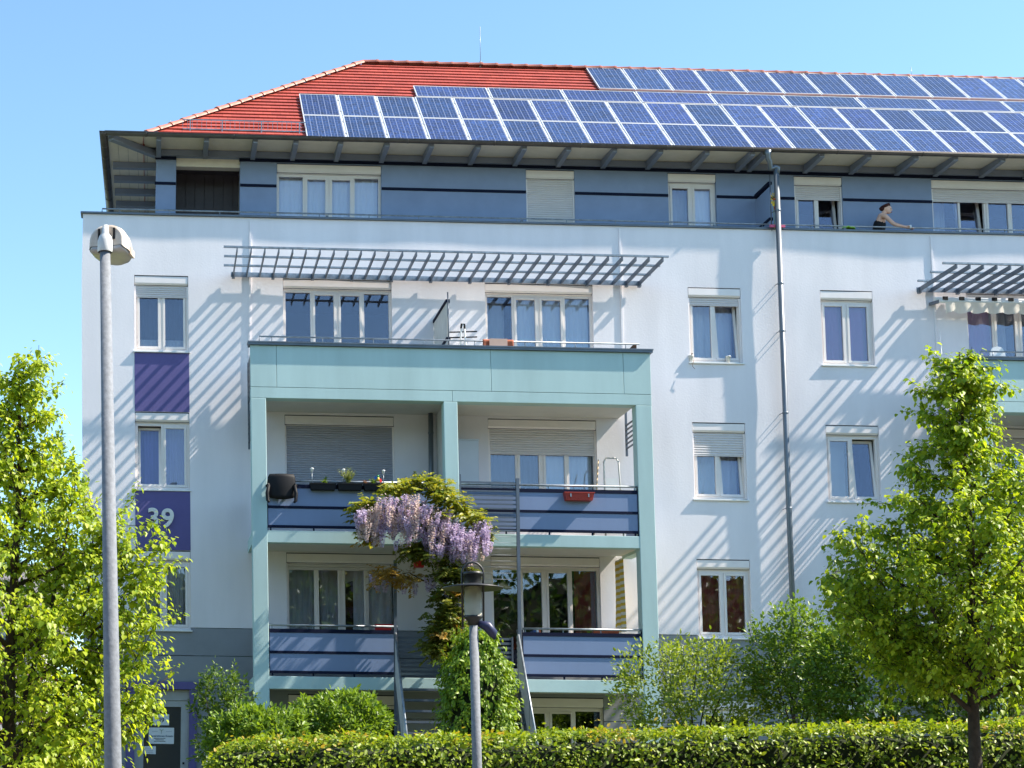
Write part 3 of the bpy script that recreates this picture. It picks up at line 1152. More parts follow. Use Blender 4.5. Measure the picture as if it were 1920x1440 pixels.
def solar_row(x0, n, w, h, pitch, s0, desc, keep=lambda i: True, clamps=True):
    fm, cm = panel_meshes(w, h, desc)
    for i in range(n):
        base = PB + slope * s0 + Vector((x0 + i * pitch, 0, 0))
        tilt = random.uniform(-.004, .004)
        o = thing('solar_module', base, '%s blue solar panel from the left, %s' % (ORD[i], desc), 'solar panel', 'solar panels on the tiled roof')
        o.rotation_euler = (.7476 + tilt, 0, random.uniform(-.0015, .0015))
        for nm, me_ in (('panel_frame', fm), ('cell_sheet', cm)):
            c = bpy.data.objects.new(nm, me_)
            COL.objects.link(c)
            c.parent = o
        for q in (.22, .75):
            c = bpy.data.objects.new('clamp', clampm)
            COL.objects.link(c)
            c.parent = o
            c.location = (w + (pitch - w) / 2, h * q, 0)
        # silver mounting rail between the panels
        c = bpy.data.objects.new('mounting_rail', RAILM[round(h, 2)] if round(h, 2) in RAILM else RAILM.setdefault(round(h, 2), MB().box(0, .045, -.01, h + .01, -.06, -.012).mesh('mounting_rail', ALU)))
        COL.objects.link(c)
        c.parent = o
        c.location = (w + (pitch - w) / 2 - .0225, 0, 0)


RAILM = {}
px0 = 3.49
solar_row(px0, 21, .805, 1.285, .8435, 0.0, 'bottom row above the gutter')
solar_row(px0, 21, .805, 1.285, .8435, 1.31, 'second row up from the gutter')
solar_row(at(782, 180, 1.72).x, 9, 1.625, .70, 1.66, 2.645, 'row of wide panels lying flat')
solar_row(at(1122, 165, 2.35).x + .03, 13, .81, 1.44, .8435, 3.50, 'top row along the roof ridge')

# ------------------------------------------------------------------ downpipe
pxp = 13.2
mb = MB()
yp = -.14
zt_ = at(1462, 318, yp).z
gx = at(1440, 300, yg).x
mb.tube([(pxp, yp, .5), (pxp, yp, zt_)], .054, 12)
dp = tag(mb.build('downpipe', PIPE), 'grey zinc downpipe running down the white wall from the gutter', 'downpipe')
mb = MB().tube([(gx, yg, zg - .04), (gx, yg, zg - .12), (gx + .005, yg + .01, zg - .2), (gx + .05, yg + .04, zg - .25), (pxp - .12, yp + .0, zt_ + .01), (pxp - .03, yp, zt_ + .055), (pxp + .03, yp, zt_ + .03), (pxp + .01, yp, zt_ - .08)], [.085, .055, .052, .052, .052, .056, .056, .056], 12)
mb.build('elbow', PIPE, dp)
for zz in (13.1, 11.55, 10.55, 8.85, 6.9, 5.0):
    MB().lathe([(.06, -.02), (.062, 0), (.06, .02), (.05, .02), (.05, -.02), (.06, -.02)], (pxp, yp, zz), 12).build('collar', PIPE, dp)
    mb = MB().bar((pxp + .05, yp, zz), (pxp + .075, .02, zz), .012, .012)
    mb.bar((pxp - .05, yp, zz), (pxp - .065, .02, zz), .012, .012)
    mb.build('wall_bracket', PIPE, dp)

SETTLE[0] = False
# vertical cable covers on the wall
for k, xj in enumerate((2.345, 9.93, 2.345 + MOD)):
    mb = MB()
    for j in range(14):
        za, zb_ = 8.9 + j * .27, 8.9 + (j + 1) * .27
        if zb_ > 12.72:
            zb_ = 12.72
        mb.box(xj, xj + .035, wav(xj, za) - .024, .05, za, zb_)
    t_ = ['leftmost, above the left end of the first trellis', 'at the right end of the first trellis', 'beside the awning at the right edge']
    tag(mb.build('cable_cover', WHITE), 'thin white cable cover on the wall, ' + t_[k], 'cable cover', 'cable covers on the facade')

# ------------------------------------------------------------------ sun trellises above the balconies


def trellis(off, label):
    o = thing('sun_trellis', (6 + off, -.8, 11.5), label, 'trellis', 'steel sun trellises above the balconies')
    zt0 = 11.50
    ns = 32
    xs0, xs1 = 2.02 + off, 10.30 + off
    sm = MB().box(-.011, .011, -1.58, -.02, -.045, .045).mesh('slat', DSTEEL)
    shoe = MB().box(-.03, .03, -.05, .03, -.07, .05).mesh('slat_shoe', DSTEEL)
    for k in range(ns):
        x = xs0 + (xs1 - xs0) * k / (ns - 1)
        inst('slat', sm, o, (x, -.06, zt0), (0, 0, random.uniform(-.004, .004)))
        if k % 3 == 0 or k == ns - 1:
            inst('slat_shoe', shoe, o, (x, -.08, zt0 - .01))
    for yb, e0, e1 in ((-1.60, 1.76, 10.42), (-1.04, 1.79, 10.43), (-.47, 1.81, 10.42)):
        box('cross_bar', STEEL, o, e0 + off, e1 + off, yb - .022, yb + .022, zt0 + .047, zt0 + .083)
    box('wall_beam', STEEL, o, xs0 - .05, xs1 + .05, -.082, -.068, zt0 - .045, zt0 + .055)
    return o


trellis(0, 'grey steel slatted sun trellis above the two middle windows, whole in view')
trellis(MOD, 'grey steel slatted sun trellis cut off by the right edge of the picture')

# ------------------------------------------------------------------ balcony towers
YF = -1.66
SETTLE[0] = True


def rail_unit(o, name, x0, x1, zf, yr=-1.615, rail_to=None):
    """handrail, two blue panels and dark frame bars of one balcony front; zf = balcony floor (beam top)"""
    r = MB()
    r.tube([(x0 + .004, yr, zf + .955), (x1 - .004, yr, zf + .955)], .021, 8)
    root = r.build('balustrade', STEEL, o)
    for z0, z1 in ((zf + .815, zf + .885), (zf + .425, zf + .475), (zf + .055, zf + .105)):
        box('frame_bar', NAVY, root, x0 + .01, x1 - .01, yr - .024, yr + .02, z0, z1)
    box('panel', BLUEPANEL, root, x0 + .012, x1 - .012, yr - .012, yr + .012, zf + .476, zf + .814)
    box('panel', BLUEPANEL, root, x0 + .012, x1 - .012, yr - .012, yr + .012, zf + .106, zf + .424)
    box('frame_post', NAVY, root, x0 - .0, x0 + .011, yr - .022, yr + .022, zf + .003, zf + .93)
    box('frame_post', NAVY, root, x1 - .011, x1 + .0, yr - .022, yr + .022, zf + .003, zf + .93)
    n = max(2, int((x1 - x0) / .75))
    for k in range(n + 1):
        x = x0 + .06 + (x1 - x0 - .12) * k / n
        box('baluster', NAVY, root, x - .015, x + .015, yr - .01, yr + .018, zf + .003, zf + .055)
        box('baluster', STEEL, root, x - .008, x + .008, yr - .008, yr + .008, zf + .885, zf + .945)
    return root


def bars(o, name, x0, x1, z0, z1, n, y, m=DSTEEL, th=.03):
    r = MB()
    r.box(x0, x0 + .03, y - .02, y + .02, z0, z1).box(x1 - .03, x1, y - .02, y + .02, z0, z1)
    root = r.build(name, m, o)
    for k in range(n):
        z = z0 + (z1 - z0) * (k + .5) / n
        box('bar', m, root, x0 + .03, x1 - .03, y - .012, y + .012, z - th / 2, z + th / 2)
    return root


def tower(off, label):
    o = thing('balcony_tower', (6.1 + off, -.8, .5), label, 'balcony tower', 'turquoise balcony towers')
    X0, X1 = 2.25 + off, 9.98 + off
    i0, m0, m1, i1 = 2.54 + off, 5.95 + off, 6.215 + off, 9.67 + off
    yb = YF + .26
    for a, b in ((X0, i0), (m0, m1), (i1, X1)):
        MB().box(a, b, YF, yb, .4, 8.588).build('column', TURQ, o, bevel=.01)
    # parapet of the top terrace, cast in panels with open joints
    zs_ = 8.80
    seams = [X0, X0 + .50, X0 + 4.63, X0 + 7.20, X1]
    for a, b in zip(seams[:-1], seams[1:]):
        MB().box(a + (.003 if a > X0 else 0), b - (.003 if b < X1 else 0), YF, YF + .15, zs_ + .003, 9.615).build('parapet_panel', TURQ, o, bevel=.006)
    ms = m0 + .17
    for a, b in ((X0, ms - .003), (ms + .003, X1)):
        MB().box(a, b, YF + .001, yb, 8.59, zs_ - .003).build('lintel', TURQ, o, bevel=.006)
    for xs_ in (X0 + .03, X1 - .07):
        scr_ = MB().box(xs_, xs_ + .04, -.16, -.12, 7.9, 9.66).build('side_screen', DSTEEL, o)
        box('screen_post', DSTEEL, scr_, xs_, xs_ + .04, YF + .16, YF + .2, 8.81, 9.61)
        for z in [8.05 + .095 * k for k in range(6)] + [8.86 + .105 * k for k in range(8)]:
            box('screen_bar', DSTEEL, scr_, xs_ + .005, xs_ + .035, YF + (.201 if z > 8.8 else .262), -.161, z - .012, z + .012)
    mb = MB()
    mb.box(X0 - .04, X1 + .04, YF - .05, YF + .2, 9.617, 9.66)
    mb.box(X0 - .05, X1 + .05, YF - .06, YF + .21, 9.661, 9.685)
    mb.build('capping', CAPM, o)
    mb = MB().tube([(X0 + .18, YF + .08, 9.68), (X0 + .18, YF + .08, 9.81), (X1 - .18, YF + .08, 9.81)], .016, 8)
    hr = mb.build('handrail', STEEL, o)
    for k in range(8):
        x = X0 + .42 + k * .98
        MB().tube([(x, YF + .08, 9.68), (x, YF + .08, 9.80)], .009, 6).build('rail_post', STEEL, hr)
    # beams and slabs
    for z0, z1 in ((5.82, 6.05), (3.08, 3.315)):
        MB().box(i0 - .004, i1 + .004, YF + .004, YF + .2, z0, z1).build('beam', TURQ, o, bevel=.006)
        box('slab', mat('ceiling_render', (.62, .60, .55), .9, .04, 2), o, X0 + .02, X1 - .02, YF + .205, -.12, z0 + .06, z1 - .04)
        box('slab_edge', mat('ceiling_render', (.62, .60, .55), .9, .04, 2), o, i0, i1, -.12, -.002, z0 + .06, z1 - .04)
        box('side_beam', TURQ, o, X1 - .2, X1 - .004, yb + .002, -.1, z0 + .002, z1 - .002)
        box('side_beam', TURQ, o, X0 + .004, X0 + .2, yb + .002, -.1, z0 + .002, z1 - .002)
    box('slab', mat('ceiling_render', (.62, .60, .55), .9, .04, 2), o, X0 + .16, X1 - .16, yb + .002, -.002, 8.70, 8.95)
    # fronts
    rail_unit(o, 'balustrade', i0 + .004, m0 - .004, 6.05)
    rail_unit(o, 'balustrade', m1 + .004, i1 - .004, 6.05)
    sx0, sx1 = 4.99 + off, 7.37 + off
    rail_unit(o, 'balustrade', i0 + .004, sx0, 3.315)
    rail_unit(o, 'balustrade', sx1, i1 - .004, 3.315)
    # side balustrades: bars along the open end
    for xs_ in (X1 - .10, X0 + .10):
        for zf in (6.05, 3.315):
            r = MB()
            r.tube([(xs_, yb, zf + .955), (xs_, -.12, zf + .955)], .02, 8)
            root = r.build('side_balustrade', STEEL, o)
            box('side_panel', BLUEPANEL, root, xs_ - .012, xs_ + .012, yb + .004, -.14, zf + .1, zf + .86)
    # partition between the two flats
    for z0, z1 in ((6.06, 8.69), (3.33, 5.87)):
        box('partition', mat('partition_white', (.6, .6, .58), .7), o, 6.09 + off, 6.13 + off, yb + .003, -.01, z0, z1)
    box('partition', mat('partition_white', (.6, .6, .58), .7), o, 6.09 + off, 6.13 + off, YF + .21, -.01, 8.97, 10.62)
    for zz in (10.60, 9.85):
        box('partition_rail', NAVY, o, 6.07 + off, 6.15 + off, YF + .2, -.005, zz, zz + .06)
    MB().tube([(6.11 + off, YF + .19, 9.6), (6.11 + off, YF + .19, 10.8)], .012, 6).build('partition_post', DSTEEL, o)
    return o


tw1 = tower(0, 'turquoise concrete balcony tower with wisteria, in the middle of the facade')
tw2 = tower(MOD, 'turquoise balcony tower cut off by the right edge behind the linden tree')
SETTLE[0] = False

# ------------------------------------------------------------------ foliage helpers
LEAF_HEART = (np.array([(0, 0, 0), (.02, .34, .07), (.36, .47, .10), (.72, .27, .03), (1.05, 0, -.12), (.02, -.34, .07), (.36, -.47, .10), (.72, -.27, .03), (.45, 0, -.02)]),
              [(0, 8, 2, 1), (8, 4, 3, 2), (0, 5, 6, 8), (8, 6, 7, 4)])
LEAF_OVAL = (np.array([(0, 0, 0), (.3, .24, .05), (.7, .22, .04), (1, 0, -.06), (.3, -.24, .05), (.7, -.22, .04)]),
             [(0, 3, 2, 1), (0, 4, 5, 3)])
LEAF_LANCE = (np.array([(0, 0, 0), (.35, .15, .03), (1, 0, -.08), (.35, -.15, .03)]), [(0, 2, 1), (0, 3, 2)])


def norm(a):
    return a / np.maximum(np.linalg.norm(a, axis=1, keepdims=True), 1e-9)


def leaf_mesh(name, P, A, N, size, m, tmpl, org):
    """thousands of small folded leaves: positions P, axes A, face normals N"""
    T, F = tmpl
    P = np.asarray(P, float)
    A = norm(np.asarray(A, float))
    N = np.asarray(N, float)
    N = norm(N - A * (N * A).sum(1, keepdims=True))
    B = np.cross(N, A)
    n, k = len(P), len(T)
    size = np.asarray(size, float).reshape(n, 1, 1)
    V = P[:, None, :] + size * (A[:, None, :] * T[None, :, 0:1] + B[:, None, :] * T[None, :, 1:2] + N[:, None, :] * T[None, :, 2:3])
    V = V - np.array(org)
    me = bpy.data.meshes.new(name)
    nf = len(F)
    lens = [len(f) for f in F]
    ll = sum(lens)
    me.vertices.add(n * k)
    me.vertices.foreach_set('co', V.astype(np.float32).ravel())
    idx = (np.arange(n)[:, None] * k + np.concatenate([np.array(f) for f in F])[None, :]).ravel()
    me.loops.add(n * ll)
    me.loops.foreach_set('vertex_index', idx.astype(np.int32))
    me.polygons.add(n * nf)
    st = np.concatenate([[0], np.cumsum(lens)[:-1]])
    me.polygons.foreach_set('loop_start', (np.arange(n)[:, None] * ll + st[None, :]).ravel().astype(np.int32))
    try:
        me.polygons.foreach_set('loop_total', np.tile(lens, n).astype(np.int32))
    except Exception:
        pass
    me.update(calc_edges=True)
    me.validate()
    me.materials.append(m)
    return me


def leaf_part(name, parent, P, A, N, size, m, tmpl):
    o = bpy.data.objects.new(name, leaf_mesh(name, P, A, N, size, m, tmpl, wloc(parent)))
    COL.objects.link(o)
    o.parent = parent
    return o


def rdir(n):
    return norm(rng.normal(size=(n, 3)))


def interp(tab, z):
    zs_ = [a for a, b in tab]
    rs_ = [b for a, b in tab]
    return float(np.interp(z, zs_, rs_))


def limb(mb, p, d, L, r, n=6, wob=.12, trop=.1, rnd=random):
    """one curved branch; returns its points"""
    pts = [Vector(p)]
    d = Vector(d).normalized()
    for k in range(n):
        d = (d + Vector((rnd.uniform(-wob, wob), rnd.uniform(-wob, wob), rnd.uniform(-wob, wob) + trop * .3))).normalized()
        pts.append(pts[-1] + d * (L / n))
    rs = [max(.0022, r * (1 - .85 * k / n)) for k in range(n + 1)]
    mb.tube(pts, rs, 5 if r < .02 else 8, cap=False)
    return pts


def make_tree(name, label, base, top, prof, trunk_r, nl, leaf, m, extra=(), droop=.55, dens=1.0, zmin=None, group=None, seed=1, skirt=0):
    """linden: tapered trunk, golden-angle limbs inside the height profile prof [(z, radius)], twigs with drooping leaves"""
    rnd = random.Random(seed)
    t = thing(name, base, label, 'tree', group)
    base, top = Vector(base), Vector(top)
    wood = MB()
    trunk = []
    n = 12
    for k in range(n + 1):
        f = k / n
        p = base.lerp(top, f) + Vector((math.sin(f * 7 + seed) * .05, math.cos(f * 5 + seed) * .04, 0)) * (f * (1 - f) * 3)
        trunk.append(p)
    wood.tube(trunk, [max(.006, trunk_r * (1 - .93 * (k / n) ** .8)) for k in range(n + 1)], 10, cap=False)
    br = MB()
    P, A, N = [], [], []

    def put(pt, outd):
        for _ in range(rnd.choice((2, 3, 3, 4))):
            o = Vector((rnd.gauss(0, 1), rnd.gauss(0, 1), rnd.gauss(0, .8))).normalized()
            P.append(pt + o * rnd.uniform(.0, .10))
            a = (o * .9 + outd * .35 + Vector((0, 0, -droop))).normalized()
            A.append(a)
            N.append(o * .6 + Vector((.35, -.2, .75)) + outd * .2)

    def leafy(pts, start=.2):
        m_ = len(pts) - 1
        outd = (pts[-1] - pts[0]).normalized()
        for i in range(m_):
            for q in (0, .5):
                if (i + q) / m_ < start or rnd.random() > dens:
                    continue
                put(pts[i].lerp(pts[i + 1], q), outd)
        put(pts[-1], outd)
    jobs = []
    z0, z1 = prof[0][0], prof[-1][0]
    for k in range(nl):
        f = (k + .5) / nl
        z = z0 + (z1 - z0) * f ** 1.05
        r_ = interp(prof, z)
        ang = k * 2.39996 + rnd.uniform(-.3, .3)
        rise = rnd.uniform(.25, .6) * r_
        fz = (z - rise - base.z) / (top.z - base.z)
        fz = min(.97, max(.2, fz))
        q = fz * n
        pa = trunk[int(q)].lerp(trunk[min(n, int(q) + 1)], q - int(q))
        axis_x = base.lerp(top, min(1, (z - base.z) / (top.z - base.z)))
        tip = Vector((axis_x.x + math.cos(ang) * r_ * rnd.uniform(.8, 1.08), axis_x.y + math.sin(ang) * r_ * rnd.uniform(.8, 1.08), z))
        jobs.append((pa, tip, trunk_r * .32 * (1 - .6 * f) + .004))
    for pa, pb, r_ in extra:
        jobs.append((Vector(pa), Vector(pb), r_))
    for pa, tip, r_ in jobs:
        dv = tip - pa
        L = dv.length
        pts = limb(br, pa, dv, L, r_, 7, .07, .12, rnd)
        leafy(pts, .45)
        ns = max(5, int(L / .09))
        for j in range(ns):
            f = .22 + .78 * (j + rnd.random()) / ns
            q = f * 7
            pp = pts[int(min(q, 6))].lerp(pts[min(7, int(q) + 1)], q - int(q))
            sd = Vector((rnd.gauss(0, 1), rnd.gauss(0, 1), rnd.gauss(.15, .6))).normalized()
            sd = (sd + dv.normalized() * .55).normalized()
            sl_ = (.22 + .32 * L * (1 - f) + .10) * rnd.uniform(.6, 1.25)
            tw_ = limb(br, pp, sd, sl_, .0045, 4, .14, .1, rnd)
            leafy(tw_, .1)
            for _ in range(2):
                pp2 = tw_[rnd.randrange(1, 4)]
                sd2 = (sd + Vector((rnd.gauss(0, .8), rnd.gauss(0, .8), rnd.gauss(0, .6)))).normalized()
                leafy(limb(br, pp2, sd2, sl_ * .55, .003, 3, .15, .0, rnd), .0)
    # spire along the leader
    for k in range(14):
        f = .62 + .38 * k / 13
        q = f * n
        pa = trunk[int(min(q, n - 1))].lerp(trunk[min(n, int(q) + 1)], q - int(q))
        a = rnd.uniform(0, 6.28)
        leafy(limb(br, pa, (math.cos(a), math.sin(a), .5), .22 * (1.15 - f) * 2 + .06, .004, 3, .1, .1, rnd), .2)
    w = wood.build('trunk', BARK, t)
    b = br.build('branches', BARK, t)
    P = np.array([tuple(p) for p in P])
    A = np.array([tuple(p) for p in A])
    N = np.array([tuple(p) for p in N])
    if zmin is not None:
        kp = P[:, 2] > zmin
        P, A, N = P[kp], A[kp], N[kp]
    sz = leaf * rng.uniform(.5, 1.45, len(P))
    c = leaf_part('crown', t, P, A, N, sz, m, LEAF_HEART)
    print(name, len(P), 'leaves')
    return t


LINDEN = leafmat('linden_leaf', (.16, .27, .012), (.50, .57, .045), .52, .42, (1.25, 1.2, .45))
LINDENB = leafmat('linden_leaf_green', (.12, .225, .012), (.42, .50, .04), .5, .42, (1.25, 1.2, .45))
HORNBEAM = leafmat('hornbeam_leaf', (.11, .19, .012), (.33, .40, .03), .4, .42, (1.25, 1.2, .45))
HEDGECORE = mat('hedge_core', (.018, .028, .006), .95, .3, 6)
MIDL = leafmat('mid_shrub_leaf', (.085, .16, .018), (.20, .30, .035), .4, .4, (1.2, 1.15, .45))
SHRUBL = leafmat('shrub_leaf', (.10, .18, .02), (.22, .33, .035), .42, .4, (1.2, 1.15, .45))
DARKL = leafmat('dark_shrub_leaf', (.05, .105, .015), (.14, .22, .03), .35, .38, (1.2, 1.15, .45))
IVYL = leafmat('creeper_leaf', (.10, .19, .012), (.28, .39, .03), .4, .42, (1.2, 1.15, .45))
COPPER = leafmat('copper_leaf', (.05, .012, .014), (.11, .022, .02), .35, .45, (1.2, .7, .6))
ROSE = leafmat('rose_leaf', (.13, .21, .02), (.30, .37, .05), .4, .42, (1.2, 1.15, .45))
WISTL = leafmat('wisteria_leaf', (.10, .17, .015), (.34, .33, .03), .45, .45, (1.25, 1.1, .45))
BRONZE = leafmat('bronze_leaf', (.28, .17, .03), (.38, .25, .06), .45, .45, (1.2, 1.0, .5))
LILAC = leafmat('lilac_petal', (.45, .36, .54), (.69, .59, .70), .4, .6, (1.05, 1, 1.05))
LILACP = leafmat('pale_petal', (.62, .49, .47), (.76, .64, .58), .4, .6, (1.05, 1, 1.0))

# right street tree
RY = -15.1
make_tree('linden_tree', 'young linden tree with a dark trunk in front of the hedge at right', (8.98, RY, .0), (9.02, RY, 6.02),
          [(2.65, .8), (2.95, 1.3), (3.3, 1.5), (3.85, 1.35), (4.2, .92), (4.6, .5), (5.0, .30), (5.5, .2), (5.9, .06)], .095, 48, .044, LINDENB, dens=.85, droop=1.0,
          extra=[((8.98, RY, 2.5), (7.6, RY - .2, 3.85), .024), ((8.98, RY, 2.6), (7.5, RY + .1, 3.5), .022), ((8.98, RY, 3.4), (8.35, RY, 4.6), .018),
                 ((8.98, RY, 2.45), (7.52, RY - .3, 3.1), .022), ((8.98, RY, 3.2), (9.62, RY - .1, 4.65), .02), ((8.98, RY, 2.4), (7.85, RY + .2, 2.85), .018),
                 ((8.98, RY, 2.4), (8.2, RY - .5, 2.55), .015), ((8.98, RY, 2.7), (9.9, RY - .4, 3.0), .02)], seed=3, group='young street lindens')
# left street tree, two leaders
LY = -17.0
make_tree('linden_tree', 'large linden tree at the left edge behind the tall street lamp', (-.62, LY, .0), (-.68, LY, 5.26),
          [(1.35, .95), (1.8, 1.02), (2.3, .95), (2.9, .8), (3.4, .6), (3.9, .42), (4.4, .26), (4.9, .13), (5.15, .05)], .1, 48, .041, LINDEN, dens=.85, droop=1.0,
          extra=[((-.6, LY, 2.0), (.12, LY + .1, 4.15), .026), ((-.05, LY, 2.9), (.33, LY, 3.55), .012), ((.0, LY, 3.1), (.0, LY, 3.85), .012), ((.0, LY, 2.7), (.42, LY - .1, 3.2), .012),
                 ((.05, LY, 3.3), (.24, LY, 3.85), .01), ((-.3, LY, 2.2), (.62, LY, 2.9), .014), ((-.5, LY, 1.8), (.55, LY - .1, 2.5), .016), ((-.5, LY, 1.7), (.66, LY, 2.2), .016),
                 ((-.4, LY, 2.1), (.5, LY + .1, 3.05), .014), ((-.5, LY, 1.4), (.38, LY - .2, 1.75), .014), ((-.5, LY, 1.5), (.42, LY, 2.05), .014), ((.05, LY, 2.9), (.40, LY - .05, 3.52), .01), ((.1, LY, 2.8), (.56, LY, 3.4), .01)], seed=8, group='young street lindens')

# ---- hedge
hed = thing('hedge', (7, -12.9, 0), 'clipped hornbeam hedge with yellow green top along the pavement', 'hedge')
HX0, HX1 = 1.22, 14.5


def htop(x):
    return 1.86 + (x - 1.25) * .0345 + .035 * noise.noise(Vector((x * 1.7, 0, 4))) + .03 * noise.noise(Vector((x * .6, 2, 4)))


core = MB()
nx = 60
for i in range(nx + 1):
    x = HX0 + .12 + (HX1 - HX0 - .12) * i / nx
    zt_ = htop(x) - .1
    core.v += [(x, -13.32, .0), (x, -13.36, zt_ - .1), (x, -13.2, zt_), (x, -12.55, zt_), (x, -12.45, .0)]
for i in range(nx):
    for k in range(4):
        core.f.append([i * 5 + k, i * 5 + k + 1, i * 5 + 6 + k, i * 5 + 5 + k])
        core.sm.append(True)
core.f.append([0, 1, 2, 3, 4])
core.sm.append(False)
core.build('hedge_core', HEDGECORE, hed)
P, A, N = [], [], []
for k in range(30000):
    x = HX0 + (HX1 - HX0) * random.random()
    u = random.random()
    edge = max(0.0, 1 - (x - HX0) / .35)
    ht = htop(x) - .22 * edge ** 2
    lump = .05 * noise.noise(Vector((x * 3, 7, 1)))
    if u < .60:
        z = .75 + (ht - .75) * random.random()
        dz = max(0, z - (ht - .16)) / .16
        y = -13.42 + .12 * dz ** 2 + random.uniform(-.05, .06) + .05 * noise.noise(Vector((x * 2.5, z * 2.5, 0)))
        nv = Vector((0, -1, .45))
    elif u < .92:
        y = -13.4 + .95 * random.random()
        z = ht + random.uniform(-.05, .05) + lump
        if random.random() < .06:
            z += random.uniform(.02, .1)
        nv = Vector((0, -.2, 1))
    else:
        x = HX0 + random.uniform(-.04, .1)
        y = -13.4 + .9 * random.random()
        z = .75 + (htop(x) - .95) * random.random()
        nv = Vector((-1, -.2, .4))
    P.append((x, y, z))
    a = Vector((random.gauss(0, .6), -.55 + random.gauss(0, .4), -.35 + random.gauss(0, .4) + (.4 if u >= .6 else 0)))
    A.append(tuple(a))
    N.append(tuple(nv + Vector((random.gauss(.25, .4), random.gauss(0, .4), random.gauss(0, .35)))))
P = np.array(P)
A, N = np.array(A), np.array(N)
tipm = np.zeros(len(P), bool)
for i_ in range(len(P)):
    tipm[i_] = P[i_, 2] > htop(P[i_, 0]) - .14 and noise.noise(Vector((P[i_, 0] * 1.3, P[i_, 1] * 1.3, 5))) > .1 and random.random() < .22
sz_ = .062 * rng.uniform(.5, 1.35, len(P))
leaf_part('foliage', hed, P[~tipm], A[~tipm], N[~tipm], sz_[~tipm], HORNBEAM, LEAF_OVAL)['kind'] = 'stuff'
leaf_part('new_growth', hed, P[tipm] + np.array([0, 0, .02]), A[tipm], N[tipm], sz_[tipm], leafmat('hornbeam_new_leaf', (.34, .30, .03), (.46, .33, .06), .45, .42, (1.2, 1.1, .5)), LEAF_OVAL)['kind'] = 'stuff'


# ---- shrubs


def shrub(name, label, c, rad, ncl, m, leaf=.05, tmpl=LEAF_OVAL, per=26, shoot=.22, up_=.7, seed=1, cat='shrub', stems=6, fill=.25, core=None, airy=0.0, group=None):
    """leafy shoots spread over an uneven ellipsoid"""
    rnd = random.Random(seed)
    c = Vector(c)
    t = thing(name, (c.x, c.y, max(0.0, c.z - rad[2])), label, cat, group)
    st = MB()
    P, A, N = [], [], []
    foot = Vector((c.x, c.y, max(.1, c.z - rad[2] - .25)))
    for k in range(ncl):
        d = Vector((rnd.gauss(0, 1), rnd.gauss(0, 1), rnd.gauss(.15, 1))).normalized()
        f = (1 if rnd.random() > fill else rnd.uniform(.35, .9)) * (1 + .28 * noise.noise(d * 2.2 + Vector((seed, 0, 0))))
        p = c + Vector((d.x * rad[0], d.y * rad[1], d.z * rad[2])) * f
        sd = (d + Vector((0, 0, up_)) + Vector((rnd.gauss(0, .3), rnd.gauss(0, .3), rnd.gauss(0, .2)))).normalized()
        L = shoot * rnd.uniform(.5, 1.4)
        p0 = p - sd * L * .6
        if k % 3 == 0:
            st.tube([p0, p0 + sd * L * 1.0], [.004, .0015], 4, cap=False)
        for j in range(per):
            g_ = (j + rnd.random()) / per
            q = p0 + sd * L * g_
            o = Vector((rnd.gauss(0, 1), rnd.gauss(0, 1), rnd.gauss(0, 1))).normalized()
            P.append(tuple(q + o * .035 * (1 + airy)))
            A.append(tuple(o * .8 + sd * .7 + Vector((0, 0, -.15))))
            N.append(tuple(sd * .5 + Vector((.3, -.2, .6)) + Vector((rnd.gauss(0, .4), rnd.gauss(0, .4), rnd.gauss(0, .4)))))
    for k in range(stems):
        a = rnd.uniform(0, 6.28)
        e = c + Vector((math.cos(a) * rad[0] * .6, math.sin(a) * rad[1] * .6, rad[2] * rnd.uniform(-.2, .7)))
        mid = foot.lerp(e, .5) + Vector((rnd.gauss(0, .08), rnd.gauss(0, .08), .05))
        st.tube([foot, mid, e], [.016, .011, .004], 5, cap=False)
    st.build('stems', BARK, t)
    P = np.array(P)
    kp = P[:, 2] > .15
    leaf_part('foliage', t, P[kp], np.array(A)[kp], np.array(N)[kp], leaf * rng.uniform(.6, 1.3, int(kp.sum())), m, tmpl)
    return t


shrub('round_shrub', 'bright green leafy shrub behind the left end of the hedge', at(487, 1388, -10.3), (.66, .6, .38), 420, SHRUBL, .066, LEAF_OVAL, 20, .17, .9, 21, fill=.12)
shrub('round_shrub', 'rounded glossy green shrub just left of the stairs', at(633, 1364, -9.8), (.62, .6, .42), 420, SHRUBL, .066, LEAF_OVAL, 20, .17, .9, 22, fill=.12)
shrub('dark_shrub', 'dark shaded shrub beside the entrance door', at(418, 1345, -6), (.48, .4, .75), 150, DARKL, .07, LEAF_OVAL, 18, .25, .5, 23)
shrub('rose_bush', 'loose airy rose bush below the right balcony corner', at(1300, 1300, -7.5), (1.15, .7, .72), 360, ROSE, .066, LEAF_OVAL, 20, .34, .9, 24, airy=1.2)
shrub('lilac_shrub', 'tall green shrub in front of the foot of the downpipe', at(1490, 1258, -8.0), (.62, .6, .9), 330, MIDL, .07, LEAF_OVAL, 18, .34, 1.1, 25, airy=.8)
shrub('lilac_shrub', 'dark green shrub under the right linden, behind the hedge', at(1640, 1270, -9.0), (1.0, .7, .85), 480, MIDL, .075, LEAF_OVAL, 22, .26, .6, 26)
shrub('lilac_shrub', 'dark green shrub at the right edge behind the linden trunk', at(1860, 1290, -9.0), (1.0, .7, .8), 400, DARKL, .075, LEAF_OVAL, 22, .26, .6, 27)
shrub('copper_shrub', 'dark red leaved shrub behind the left linden', (-1.05, -14.6, 1.55), (.95, .7, 1.05), 300, COPPER, .07, LEAF_OVAL, 22, .25, .4, 28)
shrub('green_shrub', 'mid green shrub at the building corner behind the left linden', (-1.25, -3.2, 4.7), (.75, .7, 2.6), 330, SHRUBL, .09, LEAF_OVAL, 22, .3, .5, 29)

